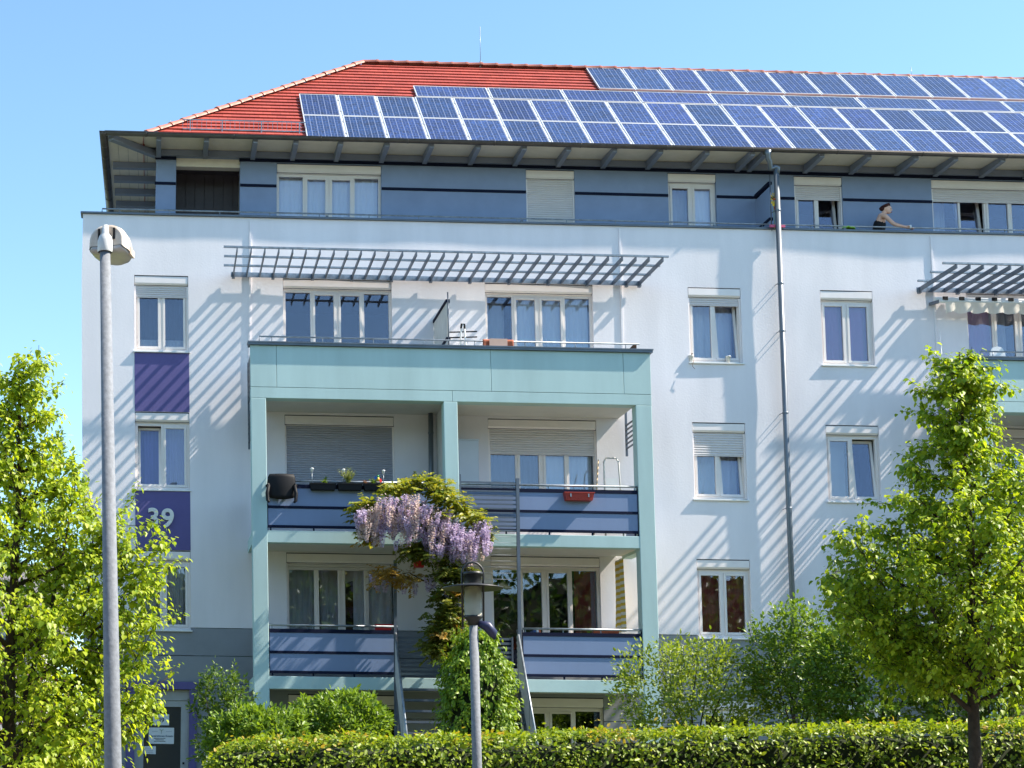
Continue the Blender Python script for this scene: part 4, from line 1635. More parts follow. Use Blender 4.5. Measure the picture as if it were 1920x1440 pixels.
# ---- creeper pillar in front of the stairs
cre = thing('creeper_pillar', (6.0, -4.4, .45), 'pillar of green creeper standing in front of the garden stairs', 'creeper')
ic = at(893, 1300, -4.4)
ib, itop = .5, at(893, 1196, -4.4).z


def irad(z):
    f = (z - ib) / (itop - ib)
    return (.66 - .16 * f) * (1 if f < .8 else math.sqrt(max(.02, 1 - ((f - .8) / .23) ** 2)))


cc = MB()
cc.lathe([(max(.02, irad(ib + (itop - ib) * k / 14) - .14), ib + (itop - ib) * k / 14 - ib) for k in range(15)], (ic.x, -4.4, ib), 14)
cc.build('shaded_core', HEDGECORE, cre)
P, A, N = [], [], []
for k in range(800):
    z = ib + .7 + (itop - ib - .6) * random.random() ** .8
    a = random.uniform(0, 6.283)
    rr_ = irad(min(z, itop)) * (1 + .24 * noise.noise(Vector((math.cos(a) * 1.6, math.sin(a) * 1.6, z * 1.3)))) - .06 * random.random()
    d = Vector((math.cos(a), math.sin(a), .2 if z < itop - .35 else 1.2)).normalized()
    q0 = Vector((ic.x + d.x * rr_, -4.4 + d.y * rr_, z))
    stray = random.random() < .12
    sd = (d * (1.2 if stray else .5) + Vector((random.gauss(0, .35), random.gauss(0, .35), (.4 if stray else -.6) + random.gauss(0, .25)))).normalized()
    L_ = random.uniform(.12, .3) * (1.3 if stray else 1)
    for j in range(16):
        q = q0 + sd * L_ * (j / 16) + Vector((random.gauss(0, .035), random.gauss(0, .035), random.gauss(0, .035)))
        P.append(tuple(q))
        A.append((d.x * .5 + random.gauss(0, .5), d.y * .5 + random.gauss(0, .5), -.8 + random.gauss(0, .35)))
        N.append((d.x + random.gauss(0, .4), d.y + random.gauss(0, .4), .45 + random.gauss(0, .3)))
leaf_part('foliage', cre, P, A, N, .08 * rng.uniform(.5, 1.25, len(P)), IVYL, LEAF_OVAL)

# ---- wisteria
wis = thing('wisteria', (5.6, -2.6, .45), 'flowering lilac wisteria hanging over the front of the balconies', 'wisteria')
WY = -2.35
wood = MB()
wood.tube([(6.1, -2.3, .5), (6.05, -2.2, 2.2), (6.12, -2.15, 3.6), (5.95, -2.2, 4.8), (5.75, -2.2, 5.6), (5.4, -2.2, 6.1)], [.035, .03, .027, .025, .02, .012], 7)
wood.tube([(6.02, -2.25, .5), (6.15, -2.3, 2.4), (6.0, -2.25, 4.0), (6.2, -2.2, 5.3), (6.6, -2.25, 5.9)], [.025, .022, .02, .016, .008], 7)
wood.tube([(5.7, -2.2, 5.7), (5.0, -2.3, 6.2), (4.4, -2.4, 6.2)], [.016, .012, .006], 6)
wood.tube([(5.8, -2.2, 4.9), (5.2, -2.35, 5.2), (4.7, -2.4, 5.1)], [.012, .009, .004], 6)
wood.build('stems', BARK, wis)


def raceme_mesh(seed, L, m):
    rr_ = np.random.default_rng(seed)
    n = 150
    f = rr_.random(n) ** .8
    r_ = .062 * (1 - f * .75) * rr_.uniform(.5, 1.1, n)
    a = rr_.uniform(0, 6.283, n)
    d = np.stack([np.cos(a), np.sin(a), np.zeros(n)], 1)
    P = d * r_[:, None] + np.stack([0 * f, 0 * f, -f * L], 1)
    A = d + rr_.normal(size=(n, 3)) * .5 + np.array([0, 0, -.3])
    return leaf_mesh('flower_raceme', P, A, rr_.normal(size=(n, 3)) + np.array([.2, -.2, .5]),   .052 * (1 - .45 * f), m, LEAF_OVAL, (0, 0, 0))


RAC = [raceme_mesh(40 + k, .24 + .045 * k, LILAC if k < 4 else LILACP) for k in range(6)]
# outline of the blossom in the photograph, in pixels: (x, y top, y bottom)
BL = [(676, 945, 985), (690, 945, 1015), (705, 940, 1000), (718, 930, 1020), (730, 925, 1005), (742, 922, 1045), (755, 920, 1010), (768, 922, 1025), (780, 925, 1010), (795, 932, 1030),
      (808, 938, 1060), (820, 945, 1080), (832, 952, 1060), (845, 962, 1070), (858, 970, 1050), (870, 985, 1060), (882, 985, 1065), (893, 975, 1050), (905, 970, 1040), (912, 975, 1030)]
rnd = random.Random(5)
for x, y0, y1 in BL:
    for k in range(9):
        py = y0 + (y1 - y0) * (k + rnd.random()) / 9 * .72
        p = at(x + rnd.uniform(-7, 7), py, WY - .62 + rnd.uniform(-.3, .3))
        mi = rnd.choice((0, 1, 2, 4, 5, 4, 5) if py < 970 else (0, 1, 2, 3, 1, 5))
        inst('flower_raceme', RAC[mi], wis, p, (rnd.uniform(-.15, .15), rnd.uniform(-.15, .15), rnd.uniform(0, 6.28)), [rnd.uniform(.75, 1.1)] * 3)['kind'] = 'stuff'
for x, y in ((708, 1080), (722, 1086), (757, 1084), (778, 1086), (803, 1080), (812, 1075), (858, 1120), (862, 1135), (850, 1110), (868, 1150), (700, 1075), (838, 1090)):
    p = at(x, y, WY - .2 + rnd.uniform(-.2, .2))
    inst('flower_raceme', RAC[rnd.choice((0, 1))], wis, p, (0, 0, rnd.uniform(0, 6.28)))['kind'] = 'stuff'


def leafy_patch(name, pts, n, m, size, tm, spread=.16, yspread=.25, dy=0.0):
    P, A, N = [], [], []
    for k in range(n):
        x, y, w = random.choice(pts)
        p = at(x + random.gauss(0, w), y + random.gauss(0, w * .55), WY - .2 + dy + random.gauss(0, yspread))
        ax = Vector((random.gauss(0, 1), random.gauss(-.3, .7), random.gauss(-.3, .5))).normalized()
        # compound leaf: leaflets in pairs along a stalk
        for j in range(5):
            q = p + ax * (.045 * j)
            sd = ax.cross(Vector((0, 0, 1))).normalized()
            for s_ in (-1, 1):
                P.append(tuple(q))
                A.append(tuple(ax * .6 + sd * s_ + Vector((0, 0, -.25))))
                N.append((.3 + random.gauss(0, .3), -.3 + random.gauss(0, .3), .8))
    leaf_part(name, wis, P, A, N, size * rng.uniform(.7, 1.2, len(P)), m, tm)


leafy_patch('foliage', [(735, 918, 10), (755, 915, 12), (780, 905, 12), (810, 900, 10), (825, 912, 10), (840, 925, 9), (850, 938, 8), (820, 930, 10), (690, 1005, 6), (678, 945, 5), (690, 940, 5), (865, 955, 6), (885, 968, 6), (905, 975, 5), (800, 985, 16), (830, 960, 12)], 400, WISTL, .095, LEAF_OVAL)
leafy_patch('bronze_foliage', [(695, 1005, 10), (735, 1085, 16), (720, 1078, 12), (760, 1085, 12), (897, 1010, 6), (860, 1110, 10), (850, 1180, 12), (830, 1190, 8)], 300, BRONZE, .08, LEAF_OVAL)
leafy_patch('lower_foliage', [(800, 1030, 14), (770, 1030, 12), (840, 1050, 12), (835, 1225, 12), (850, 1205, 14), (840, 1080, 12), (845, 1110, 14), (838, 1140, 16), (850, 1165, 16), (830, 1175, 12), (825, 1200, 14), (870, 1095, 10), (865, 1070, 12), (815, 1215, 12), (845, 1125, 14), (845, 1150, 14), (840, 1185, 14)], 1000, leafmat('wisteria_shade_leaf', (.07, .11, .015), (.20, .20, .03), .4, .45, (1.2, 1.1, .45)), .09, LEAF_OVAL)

leafy_patch('inner_foliage', [(x_, (a_ + b_) / 2 - 5, 12) for x_, a_, b_ in BL], 330, MATS['wisteria_shade_leaf'], .09, LEAF_OVAL, yspread=.1, dy=.05)  # dark leaves added behind the racemes, shade of the gaps in their colour

# ------------------------------------------------------------------ garden stairs with sloping railings
sta = thing('garden_stairs', (6.2, -2.8, .45), 'grey steel stairs from the lower balcony down to the garden', 'stairs')
S0, S1 = Vector((0, -1.72, 3.25)), Vector((0, -3.55, .5))
for xs_ in (5.03, 7.33):
    MB().bar((xs_, S0.y, S0.z), (xs_, S1.y, S1.z), .03, .2).build('stringer', DSTEEL, sta)
    top0, top1 = Vector((xs_, S0.y, S0.z + .98)), Vector((xs_, S1.y, S1.z + .98))
    rl = MB().tube([top0, top1], .022, 8).build('railing', STEEL, sta)
    for k in range(7):
        q = Vector((0, 0, -.11 - .105 * k))
        MB().bar(top0 + q, top1 + q, .03, .055).build('rail_bar', mat('rail_bar_light', (.55, .55, .55), .5, .1, 8), rl)
    for f in (.04, .5, .96):
        a_, b_ = S0.lerp(S1, f), top0.lerp(top1, f)
        MB().bar((xs_, a_.y, a_.z), (xs_, b_.y, b_.z), .03, .03, (0, 1, 0)).build('baluster', DSTEEL, rl)
for k in range(13):
    p = S0.lerp(S1, (k + .8) / 13.5)
    box('tread', DSTEEL, sta, 5.05, 7.31, p.y - .13, p.y + .1, p.z - .02, p.z + .02)
MB().box(5.0, 5.055, -1.80, -1.745, .45, 5.5).build('post', DSTEEL, sta)
MB().box(7.325, 7.385, -1.80, -1.745, 3.2, 7.1).build('post', DSTEEL, sta)
gt = bars(sta, 'barred_gate', 5.08, 7.30, 3.36, 4.12, 9, -1.46, DSTEEL, .045)
# screen of slats and wires in front of the right upper balcony
sc_ = thing('slat_screen', (6.8, -1.78, 6.0), 'dark slatted metal screen in front of the right upper balcony', 'screen')
for k in range(12):
    z = 6.10 + .083 * k
    box('slat', DSTEEL, sc_, 6.28, 7.324, -1.79, -1.765, z - .014, z + .014)
box('screen_post', DSTEEL, sc_, 6.255, 6.28, -1.79, -1.765, 5.9, 7.16)
for k in range(8):
    MB().tube([(6.28, -1.78, 5.98 - .115 * k), (7.325, -1.78, 5.98 - .115 * k)], .004, 5).build('wire', DSTEEL, sc_)

# ------------------------------------------------------------------ street lamps
l1 = at(212, 1440, -19.95)
lt = at(197, 470, -19.95)
lamp = thing('street_lamp', (l1.x + .01, -19.95, .03), 'tall galvanised street lamp with a weathered white head, left foreground', 'street lamp')
GALV = mat('galvanised_pole', (.21, .225, .25), .75, .14, 30, metal=.0, spec=.25, bump=.25, bscale=40)
mb = MB()
mb.tube([(l1.x + .025, -19.95, .0), (l1.x, -19.95, 1.56), (lt.x, -19.95, lt.z)], [.066, .061, .038], 20)
mb.build('pole', GALV, lamp)
LW = mat('lamp_head_cream', (.70, .66, .60), .5, .16, 6, spec=.4, col2=(.42, .34, .27))
hx, hy, hz = lt.x, -19.95, lt.z
mb = MB()
mb.lathe([(.052, -.012), (.056, .0), (.056, .07), (.046, .105), (.026, .13), (.022, .19), (.0, .195)], (hx, hy, hz), 18)
mb.build('socket', mat('lamp_socket_grey', (.60, .61, .61), .45), lamp)
# hood: rounded shell, its flat back towards the street, narrower at the top
hd = Vector((.30, .95, 0)).normalized()
hs_ = Vector((-hd.y, hd.x, 0))
rings = [(.0, .118, .045, .185), (.012, .135, .03, .205), (.07, .146, .028, .215), (.14, .148, .022, .20), (.21, .136, .016, .16), (.26, .10, .012, .10), (.285, .045, .012, .04)]
nn = 15


def hood_ring(f):
    mb_ = MB()
    for d_, w_, z0_, z1_ in rings:
        for k in range(nn):
            t_ = math.pi * k / (nn - 1)
            y_, z_ = f(t_, w_, z0_, z1_)
            mb_.v.append(tuple(Vector((hx, hy, hz)) + hd * (d_ + .02) + hs_ * y_ + Vector((0, 0, z_))))
    for i_ in range(len(rings) - 1):
        for k in range(nn - 1):
            mb_.f.append([i_ * nn + k, i_ * nn + k + 1, (i_ + 1) * nn + k + 1, (i_ + 1) * nn + k])
            mb_.sm.append(True)
    mb_.f.append(list(range(nn)))
    mb_.sm.append(False)
    return mb_


def hood_f(t_, w_, z0_, z1_):
    c_ = math.cos(t_)
    return w_ * (abs(c_) ** .8) * (1 if c_ > 0 else -1) * (1 - .18 * math.sin(t_) ** 2), z0_ + (z1_ - z0_) * math.sin(t_) ** .55


hood_ring(hood_f).build('hood', LW, lamp)
hood_ring(lambda t_, w_, z0_, z1_: (w_ * .94 * (abs(math.cos(t_)) ** .7) * (1 if math.cos(t_) > 0 else -1), z0_ - .004 - .022 * math.sin(t_) ** .6)).build('lens_bowl', mat('lamp_bowl_clear', (.42, .42, .43), .2, .1, 6, spec=.6), lamp)
for s_ in (-.05, .05):
    q = Vector((hx, hy, hz + .135)) + hs_ * s_ * 1.15 + hd * .022
    MB().box(q.x - .008, q.x + .008, q.y - .008, q.y + .008, q.z - .045, q.z + .04).build('clip', BLACK, lamp)
q = Vector((hx, hy, hz)) + hd * .18 + hs_ * -.142
MB().bar(q + hd * -.05 + Vector((0, 0, .035)), q + hd * .05 + Vector((0, 0, .028)), .016, .05).build('latch', LW, lamp)

# garden lamp with a disc shade
g0 = at(895, 1440, -15.4)
ga = at(888, 1165, -15.4)
gl_ = thing('park_lamp', (g0.x, -15.4, .03), 'small park lamp with a flat disc shade and hoop, in front of the hedge', 'street lamp')
MB().tube([(g0.x + .02, -15.4, 0), (ga.x, -15.4, ga.z - .02)], [.052, .044], 18).build('pole', GALV, gl_)
gx, gz = ga.x - .005, ga.z
LB = mat('lamp_black_paint', (.02, .02, .021), .45, .2, 8, spec=.5)
MB().lathe([(.0, -.02), (.05, -.02), (.058, .02), (.09, .055), (.095, .075), (.0, .076)], (gx, -15.4, gz - .02), 20).build('socket', LB, gl_)
dz = at(888, 1100, -15.4).z
LG = bpy.data.materials.new('lamp_glass')
LG.use_nodes = True
_b = LG.node_tree.nodes['Principled BSDF']
_b.inputs['Base Color'].default_value = (.72, .70, .60, 1)
_b.inputs['Roughness'].default_value = .25
_b.inputs['Transmission Weight'].default_value = .65
_b.inputs['IOR'].default_value = 1.15
MB().lathe([(.088, .0), (.09, dz - gz - .06), (.086, dz - gz - .06), (.084, .0), (.088, .0)], (gx, -15.4, gz + .055), 24).build('glass_cylinder', LG, gl_)
MB().lathe([(.0, .0), (.022, .0), (.024, .15), (.012, .19), (.0, .2)], (gx, -15.4, gz + .06), 12).build('bulb', mat('bulb_white', (.75, .75, .72), .35), gl_)
MB().lathe([(.088, .03), (.115, .025), (.30, -.01), (.305, -.022), (.29, -.018), (.11, .008), (.088, .012), (.088, .03)], (gx, -15.4, dz), 40).build('disc_shade', LB, gl_)
MB().lathe([(.0, .125), (.1, .12), (.102, .09), (.088, .088), (.088, .0)], (gx, -15.4, dz + .025), 24).build('cap', LB, gl_)
hp = [(gx - .105, -15.4, gz - .06), (gx - .108, -15.4, dz + .13)]
hp += [(gx - .108 * math.cos(t_), -15.4, dz + .13 + .115 * math.sin(t_)) for t_ in [math.pi * k / 12 for k in range(1, 12)]]
hp += [(gx + .108, -15.4, dz + .13), (gx + .105, -15.4, gz - .06)]
MB().tube(hp, .011, 8).build('hoop', LB, gl_)
mb = MB()
mb.tube([(gx + .05, -15.4, gz - .02), (gx + .14, -15.4, gz - .045), (gx + .2, -15.4, gz - .12), (gx + .215, -15.4, gz - .18)], [.03, .055, .05, .01], 10)
mb.build('side_reflector', mat('reflector_dark_blue', (.025, .03, .08), .4), gl_)

# ------------------------------------------------------------------ things on the balconies
YR = -1.615


def px_box(name, m, x0, y0, x1, y1, Y, depth, parent=None, taper=.0):
    a, b = at(x0, y0, Y), at(x1, y1, Y)
    mb = MB()
    t_ = taper * (b.x - a.x)
    vs = [(a.x + t_, Y + taper * depth, b.z), (b.x - t_, Y + taper * depth, b.z), (b.x - t_, Y + depth * (1 - taper), b.z), (a.x + t_, Y + depth * (1 - taper), b.z),
          (a.x, Y, a.z), (b.x, Y, a.z), (b.x, Y + depth, a.z), (a.x, Y + depth, a.z)]
    mb.add(vs, [(0, 1, 5, 4), (1, 2, 6, 5), (2, 3, 7, 6), (3, 0, 4, 7), (0, 3, 2, 1)])
    i_ = .012
    vs2 = [(a.x + i_, Y + i_, a.z), (b.x - i_, Y + i_, a.z), (b.x - i_, Y + depth - i_, a.z), (a.x + i_, Y + depth - i_, a.z)]
    vs3 = [(x, y, z - .03) for x, y, z in vs2]
    o_ = len(mb.v)
    mb.add(vs[4:] + vs2 + vs3, [(0, 1, 5, 4), (1, 2, 6, 5), (2, 3, 7, 6), (3, 0, 4, 7), (4, 5, 9, 8), (5, 6, 10, 9), (6, 7, 11, 10), (7, 4, 8, 11), (8, 9, 10, 11)])
    # rolled rim
    mb.box(a.x - .008, b.x + .008, Y - .008, Y + .002, a.z - .018, a.z + .002)
    return mb.build(name, m, parent), a, b


SOIL = mat('potting_soil', (.03, .02, .013), .95)


def planter(name, label, m, x0, y0, x1, y1, Y, depth, group=None, hooks=False):
    a, b = at(x0, y0, Y), at(x1, y1, Y)
    t = thing(name, ((a.x + b.x) / 2, Y + depth / 2, b.z), label, 'planter', group)
    px_box('trough', m, x0, y0, x1, y1, Y, depth, t, .06)
    if hooks:
        for f in (.2, .8):
            x = a.x + (b.x - a.x) * f
            MB().box(x - .012, x + .012, Y - .013, Y - .001, b.z + .06, b.z + .12).build('hook', STEEL, t)
    return t


BG = 'black planters on the left balcony rail'
for k, (xa, xb, pos) in enumerate(((581, 631, 'leftmost of four on the left balcony rail'), (633, 680, 'with the grass tuft on the left balcony rail'), (682, 727, 'with the toy bird on the left balcony rail'), (736, 797, 'right one, behind the wisteria leaves'))):
    planter('flower_trough', 'long black flower trough, ' + pos, BLACK, xa, 905 + (xa - 581) * .012, xb, 918 + (xa - 581) * .012, YR - .16, .18, BG)


def tuft(name, label, c, h, n, m, spread, leaf, cat='plant', tm=LEAF_LANCE):
    t = thing(name, c, label, cat)
    c = Vector(c)
    st = MB()
    P, A, N = [], [], []
    for k in range(n):
        a = random.uniform(0, 6.28)
        d = Vector((math.cos(a) * spread * random.random(), math.sin(a) * spread * random.random(), 1)).normalized()
        L = h * random.uniform(.5, 1.1)
        st.tube([c, c + d * L * .5, c + d * L + Vector((d.x, d.y, -.3)) * L * .15], [.004, .003, .001], 4, cap=False)
        for j in range(4):
            P.append(tuple(c + d * L * random.uniform(.2, 1)))
            A.append((d.x + random.gauss(0, .4), d.y + random.gauss(0, .4), .6))
            N.append((random.gauss(0, 1), random.gauss(-.4, 1), .5))
    st.build('stalks', m, t)
    leaf_part('leaves', t, P, A, N, leaf * rng.uniform(.7, 1.2, len(P)), m, tm)
    return t


GRASSL = leafmat('grass_blade', (.22, .26, .05), (.34, .36, .12), .35, .5, (1.1, 1.1, .6))
tuft('grass_tuft', 'spiky grass tuft in the second black trough', at(653, 908, YR - .08), .32, 70, GRASSL, .75, .05, 'plant')
tuft('brown_plant', 'low brown leaved plant in the third black trough', at(685, 909, YR - .08), .08, 26, leafmat('brown_leaf', (.20, .08, .03), (.28, .13, .05), .3, .6, (1.1, 1, .7)), .9, .035)
tuft('seedling', 'tiny green seedling above the leftmost black trough', at(610, 903, YR + .3), .09, 8, SHRUBL, .6, .045)
cf = thing('dwarf_conifer', at(778, 911, YR - .06), 'dwarf conifer seedling standing in the right trough', 'plant')
P, A, N = [], [], []
c_ = at(778, 911, YR - .06)
MB().tube([c_, c_ + Vector((0, 0, .27))], [.006, .002], 5).build('stem', BARK, cf)
for k in range(260):
    f = random.random()
    a = random.uniform(0, 6.28)
    r_ = .10 * (1 - f) * random.random()
    P.append((c_.x + math.cos(a) * r_, c_.y + math.sin(a) * r_, c_.z + .03 + f * .24))
    A.append((math.cos(a), math.sin(a), .4))
    N.append((random.gauss(0, 1), random.gauss(0, 1), 1))
leaf_part('needles', cf, P, A, N, [.04] * len(P), leafmat('conifer_needle', (.12, .17, .06), (.2, .24, .09), .25, .5, (1, 1, .6)), LEAF_LANCE)
for k, (px, py, pos) in enumerate(((585, 886, 'leftmost, beside the leftmost trough'), (644, 888, 'beside the grass tuft'), (719, 890, 'beside the toy bird'))):
    p = at(px, py, YR - .05)
    b = at(px, 906, YR - .05)
    t = thing('solar_light', b, 'small solar light on a stake, ' + pos, 'garden light', 'solar stake lights in the troughs')
    MB().tube([(b.x, b.y, b.z - .02), (p.x, p.y, p.z)], .007, 6).build('stake', STEEL, t)
    MB().lathe([(.0, .0), (.014, .004), (.03, .07), (.034, .075), (.03, .085), (.0, .095)], p, 12).build('shade', WHITEP, t)
p = at(709, 904, YR - .06)
t = thing('toy_bird', p, 'colourful red yellow and blue toy bird in the third trough', 'figurine')
MB().lathe([(.0, .0), (.028, .02), (.034, .05), (.022, .085), (.012, .095), (.0, .1)], p, 10).build('body', mat('bird_yellow', (.7, .45, .03), .4), t)
MB().lathe([(.0, .0), (.02, .012), (.022, .03), (.0, .05)], p + Vector((0, 0, .09)), 10).build('head', mat('bird_green', (.05, .35, .08), .4), t)
MB().bar(p + Vector((.03, -.01, .06)), p + Vector((.055, 0, .0)), .02, .05).build('wing', BRIGHTRED, t)
MB().bar(p + Vector((-.03, -.01, .06)), p + Vector((-.06, 0, .1)), .02, .05).build('wing', mat('bird_blue', (.02, .15, .5), .4), t)

tuft('trough_herbs', 'low green herbs growing in the leftmost black trough', at(608, 908, YR - .08), .10, 26, SHRUBL, 1.2, .04)
tuft('trough_herbs', 'low green herbs growing beside the toy bird', at(700, 909, YR - .08), .11, 26, SHRUBL, 1.2, .04)

# black plastic chair hung over the rail
a = at(500, 888, -1.72)
b = at(556, 944, -1.72)
ch = thing('garden_chair', ((a.x + b.x) / 2, -1.7, b.z), 'black plastic garden chair hung over the left balcony rail', 'chair')
W_ = b.x - a.x
mb = MB()
nx, nz = 12, 8
zt_, zb_ = a.z, a.z - .44
grid = []
for s_ in (0, .022):
    for j in range(nz + 1):
        for i in range(nx + 1):
            u, v = i / nx, j / nz
            inset = .06 * (1 - min(1, v * 5)) ** 2 + (.02 if v > .85 else 0)
            x = a.x + .02 + inset * W_ + (W_ - .04 - 2 * inset * W_) * u
            z = zt_ + (zb_ - zt_) * v - (.05 * (1 - (2 * u - 1) ** 2) if v > .8 else 0) * ((v - .8) / .2 if v > .8 else 0)
            y = -1.76 + .06 * (2 * u - 1) ** 2 + .05 * (v - .5) ** 2 + s_
            grid.append((x, y, z))
w = nx + 1
h_ = w * (nz + 1)
fs = []
for j in range(nz):
    for i in range(nx):
        q = j * w + i
        fs.append((q, q + 1, q + w + 1, q + w))
        fs.append((h_ + q, h_ + q + w, h_ + q + w + 1, h_ + q + 1))
for i in range(nx):
    fs.append((i, h_ + i, h_ + i + 1, i + 1))
    q = nz * w + i
    fs.append((q, q + 1, h_ + q + 1, h_ + q))
for j in range(nz):
    fs.append((j * w, j * w + w, h_ + j * w + w, h_ + j * w))
    q = j * w + nx
    fs.append((q, h_ + q, h_ + q + w, q + w))
mb.add(grid, fs, True)
mb.build('backrest', BLACK, ch)
for s_, x in ((-1, a.x + .04), (1, b.x - .04)):
    MB().tube([(x, -1.74, zb_ + .22), (x + s_ * .03, -1.76, zb_ + .06), (x + s_ * .02, -1.77, zb_ - .08), (x - s_ * .0, -1.78, b.z + .02), (x - s_ * .01, -1.78, b.z)], [.03, .035, .032, .025, .02], 8).build('leg', BLACK, ch)
    MB().tube([(x, -1.74, zt_ - .2), (x + s_ * .035, -1.68, zt_ - .22), (x + s_ * .03, -1.5, zt_ - .24)], [.02, .024, .02], 8).build('armrest', BLACK, ch)
box('seat', BLACK, ch, a.x + .05, b.x - .05, -1.58, -1.2, zb_ + .22, zb_ + .25)

# red trough on the right balcony
planter('red_trough', 'red plastic flower trough hung on the right upper balcony rail', REDP, 1059, 922, 1115, 938, YR - .17, .19, hooks=True)
MB_ = None
# stepladder and broomstick behind it
la = at(1144, 860, -.55)
lb = at(1144, 935, -.55)
ld = thing('stepladder', (la.x, -.6, 6.05), 'folded aluminium stepladder leaning at the right end of the upper balcony', 'stepladder')
pts = [(la.x - .18, -.75, 6.06), (la.x - .145, -.62, la.z - .08), (la.x - .10, -.6, la.z), (la.x + .10, -.6, la.z), (la.x + .145, -.62, la.z - .08), (la.x + .18, -.75, 6.06)]
MB().tube(pts, .017, 8).build('frame', mat('ladder_aluminium', (.55, .54, .5), .4, metal=.4), ld)
for zz in (6.35, 6.65, 6.95):
    MB().box(la.x - .15, la.x + .15, -.85, -.65, zz, zz + .03).build('step', mat('ladder_aluminium', (.55, .54, .5), .4, metal=.4), ld)
MB().box(la.x - .14, la.x + .1, -.70, -.69, la.z - .72, la.z - .42).build('tool_tray', WHITEP, ld)
pa, pb = at(1112, 918, -1.45), at(1122, 862, -.7)
tag(MB().tube([(pa.x, -1.45, 6.1), (pb.x, -.7, pb.z)], .012, 8).build('broomstick', mat('pale_wood', (.5, .36, .2), .6)), 'pale wooden broomstick leaning beside the stepladder', 'broomstick')
# white cabinet
a, b = at(858, 825, -.5), at(898, 905, -.5)
cab = thing('balcony_cabinet', ((a.x + b.x) / 2, -.3, 6.06), 'white metal cabinet in the left corner of the right upper balcony', 'cabinet')
box('body', mat('cabinet_white', (.55, .58, .62), .4, .03, 2), cab, a.x, b.x, -.5, -.08, 6.06, a.z)
box('door', mat('cabinet_white', (.55, .58, .62), .4, .03, 2), cab, a.x + .01, b.x - .03, -.512, -.501, 6.1, a.z - .03)
box('lid', mat('cabinet_white', (.55, .58, .62), .4, .03, 2), cab, a.x - .01, b.x + .01, -.515, -.07, a.z + .001, a.z + .02)
# drainpipe inside the left loggia
p = at(808, 850, -.15)
dp2 = tag(MB().tube([(p.x, -.15, 6.05), (p.x, -.15, 8.7)], .05, 12).build('loggia_pipe', PIPE), 'grey drainpipe in the corner of the left upper balcony', 'downpipe')
for zz in (8.3, 7.2):
    MB().lathe([(.055, -.02), (.058, 0), (.055, .02), (.045, .02), (.045, -.02), (.055, -.02)], (p.x, -.15, zz), 12).build('collar', PIPE, dp2)

# top terrace of the tower
a, b = at(905, 634, -1.62), at(963, 648, -1.62)
mb = MB()
n = 16
for j in range(7):
    for i in range(n + 1):
        u, v = i / n, j / 6
        y = -1.62 + .03 * math.sin(u * 9) * v + (-.02 if v > .1 else .0)
        mb.v.append((a.x + (b.x - a.x) * u, y, 9.835 - v * .16))
for j in range(6):
    for i in range(n):
        mb.f.append([j * (n + 1) + i, j * (n + 1) + i + 1, (j + 1) * (n + 1) + i + 1, (j + 1) * (n + 1) + i])
        mb.sm.append(True)
rugm = mat('rug_stripes', (.42, .13, .07), .9, .1, 5)
nt = rugm.node_tree
rug = mb.build('rug', rugm)
tag(rug, 'reddish brown rug hung over the terrace rail of the middle tower', 'rug')
md = rug.modifiers.new('thick', 'SOLIDIFY')
md.thickness = .012
box('pale_stripe', mat('rug_pale', (.62, .42, .34), .9), rug, a.x + .12, b.x - .13, -1.672, -1.668, 9.68, 9.838)
p = at(868, 645, -1.0)
dr = thing('drying_rack', (p.x, -1.0, 8.96), 'white folding drying rack standing on the tower terrace', 'drying rack')
zt_ = at(868, 608, -1.0).z
MB().tube([(p.x - .10, -1.0, 8.97), (p.x - .03, -1.0, zt_ - .05), (p.x + .0, -1.0, zt_), (p.x + .03, -1.0, zt_ - .05), (p.x + .10, -1.0, 8.97)], .022, 8).build('frame', WHITEP, dr)
MB().tube([(p.x - .035, -1.01, zt_ - .09), (p.x - .03, -1.01, zt_ + .0), (p.x + .03, -1.01, zt_ + .0), (p.x + .035, -1.01, zt_ - .09)], .02, 8).build('hinge', BLACK, dr)
for zz in (zt_ - .17, zt_ - .28):
    MB().bar((p.x - .32, -1.0, zz), (p.x + .28, -1.0, zz + .03), .02, .022).build('rod', BLACK, dr)
p = at(1187, 648, -1.5)
t = thing('bird_box', (p.x, -1.5, 9.69), 'tiny brown wooden box on the right corner of the tower parapet', 'box')
MB().extrude([(p.x - .09, 9.69), (p.x + .05, 9.69), (p.x + .05, 9.80), (p.x + .0, 9.81)], 'y', -1.56, -1.46).build('body', mat('brown_wood', (.12, .055, .03), .7), t)
MB().bar((p.x - .10, -1.51, 9.70), (p.x + .01, -1.51, 9.82), .12, .012).build('lid', mat('brown_wood', (.12, .055, .03), .7), t)

# lower balconies
planter('orange_planter', 'orange red flower box behind the rail of the right lower balcony', mat('orange_plastic', (.5, .09, .02), .5), 1117, 1178, 1162, 1205, -1.45, .2)
tuft('pot_plant', 'small green plant beside the orange flower box', at(1105, 1192, -1.4), .14, 14, SHRUBL, .8, .05)
for nm, lab, m, x0, y0, x1, y1, Y in (('red_crate', 'red plastic crate behind the rail of the left lower balcony', BRIGHTRED, 705, 1170, 735, 1192, -1.4),
                                      ('red_bucket', 'small bright red bucket hanging behind the wisteria', BRIGHTRED, 778, 1050, 796, 1063, -1.2)):
    a, b = at(x0, y0, Y), at(x1, y1, Y)
    t = thing(nm, ((a.x + b.x) / 2, Y, b.z), lab, nm.split('_')[1])
    px_box('body', m, x0, y0, x1, y1, Y, .2, t, .05)
    MB().box(a.x - .012, b.x + .012, Y - .012, Y + .21, a.z - .02, a.z - .005).build('rim', m, t)
p = at(1000, 1190, -1.1)
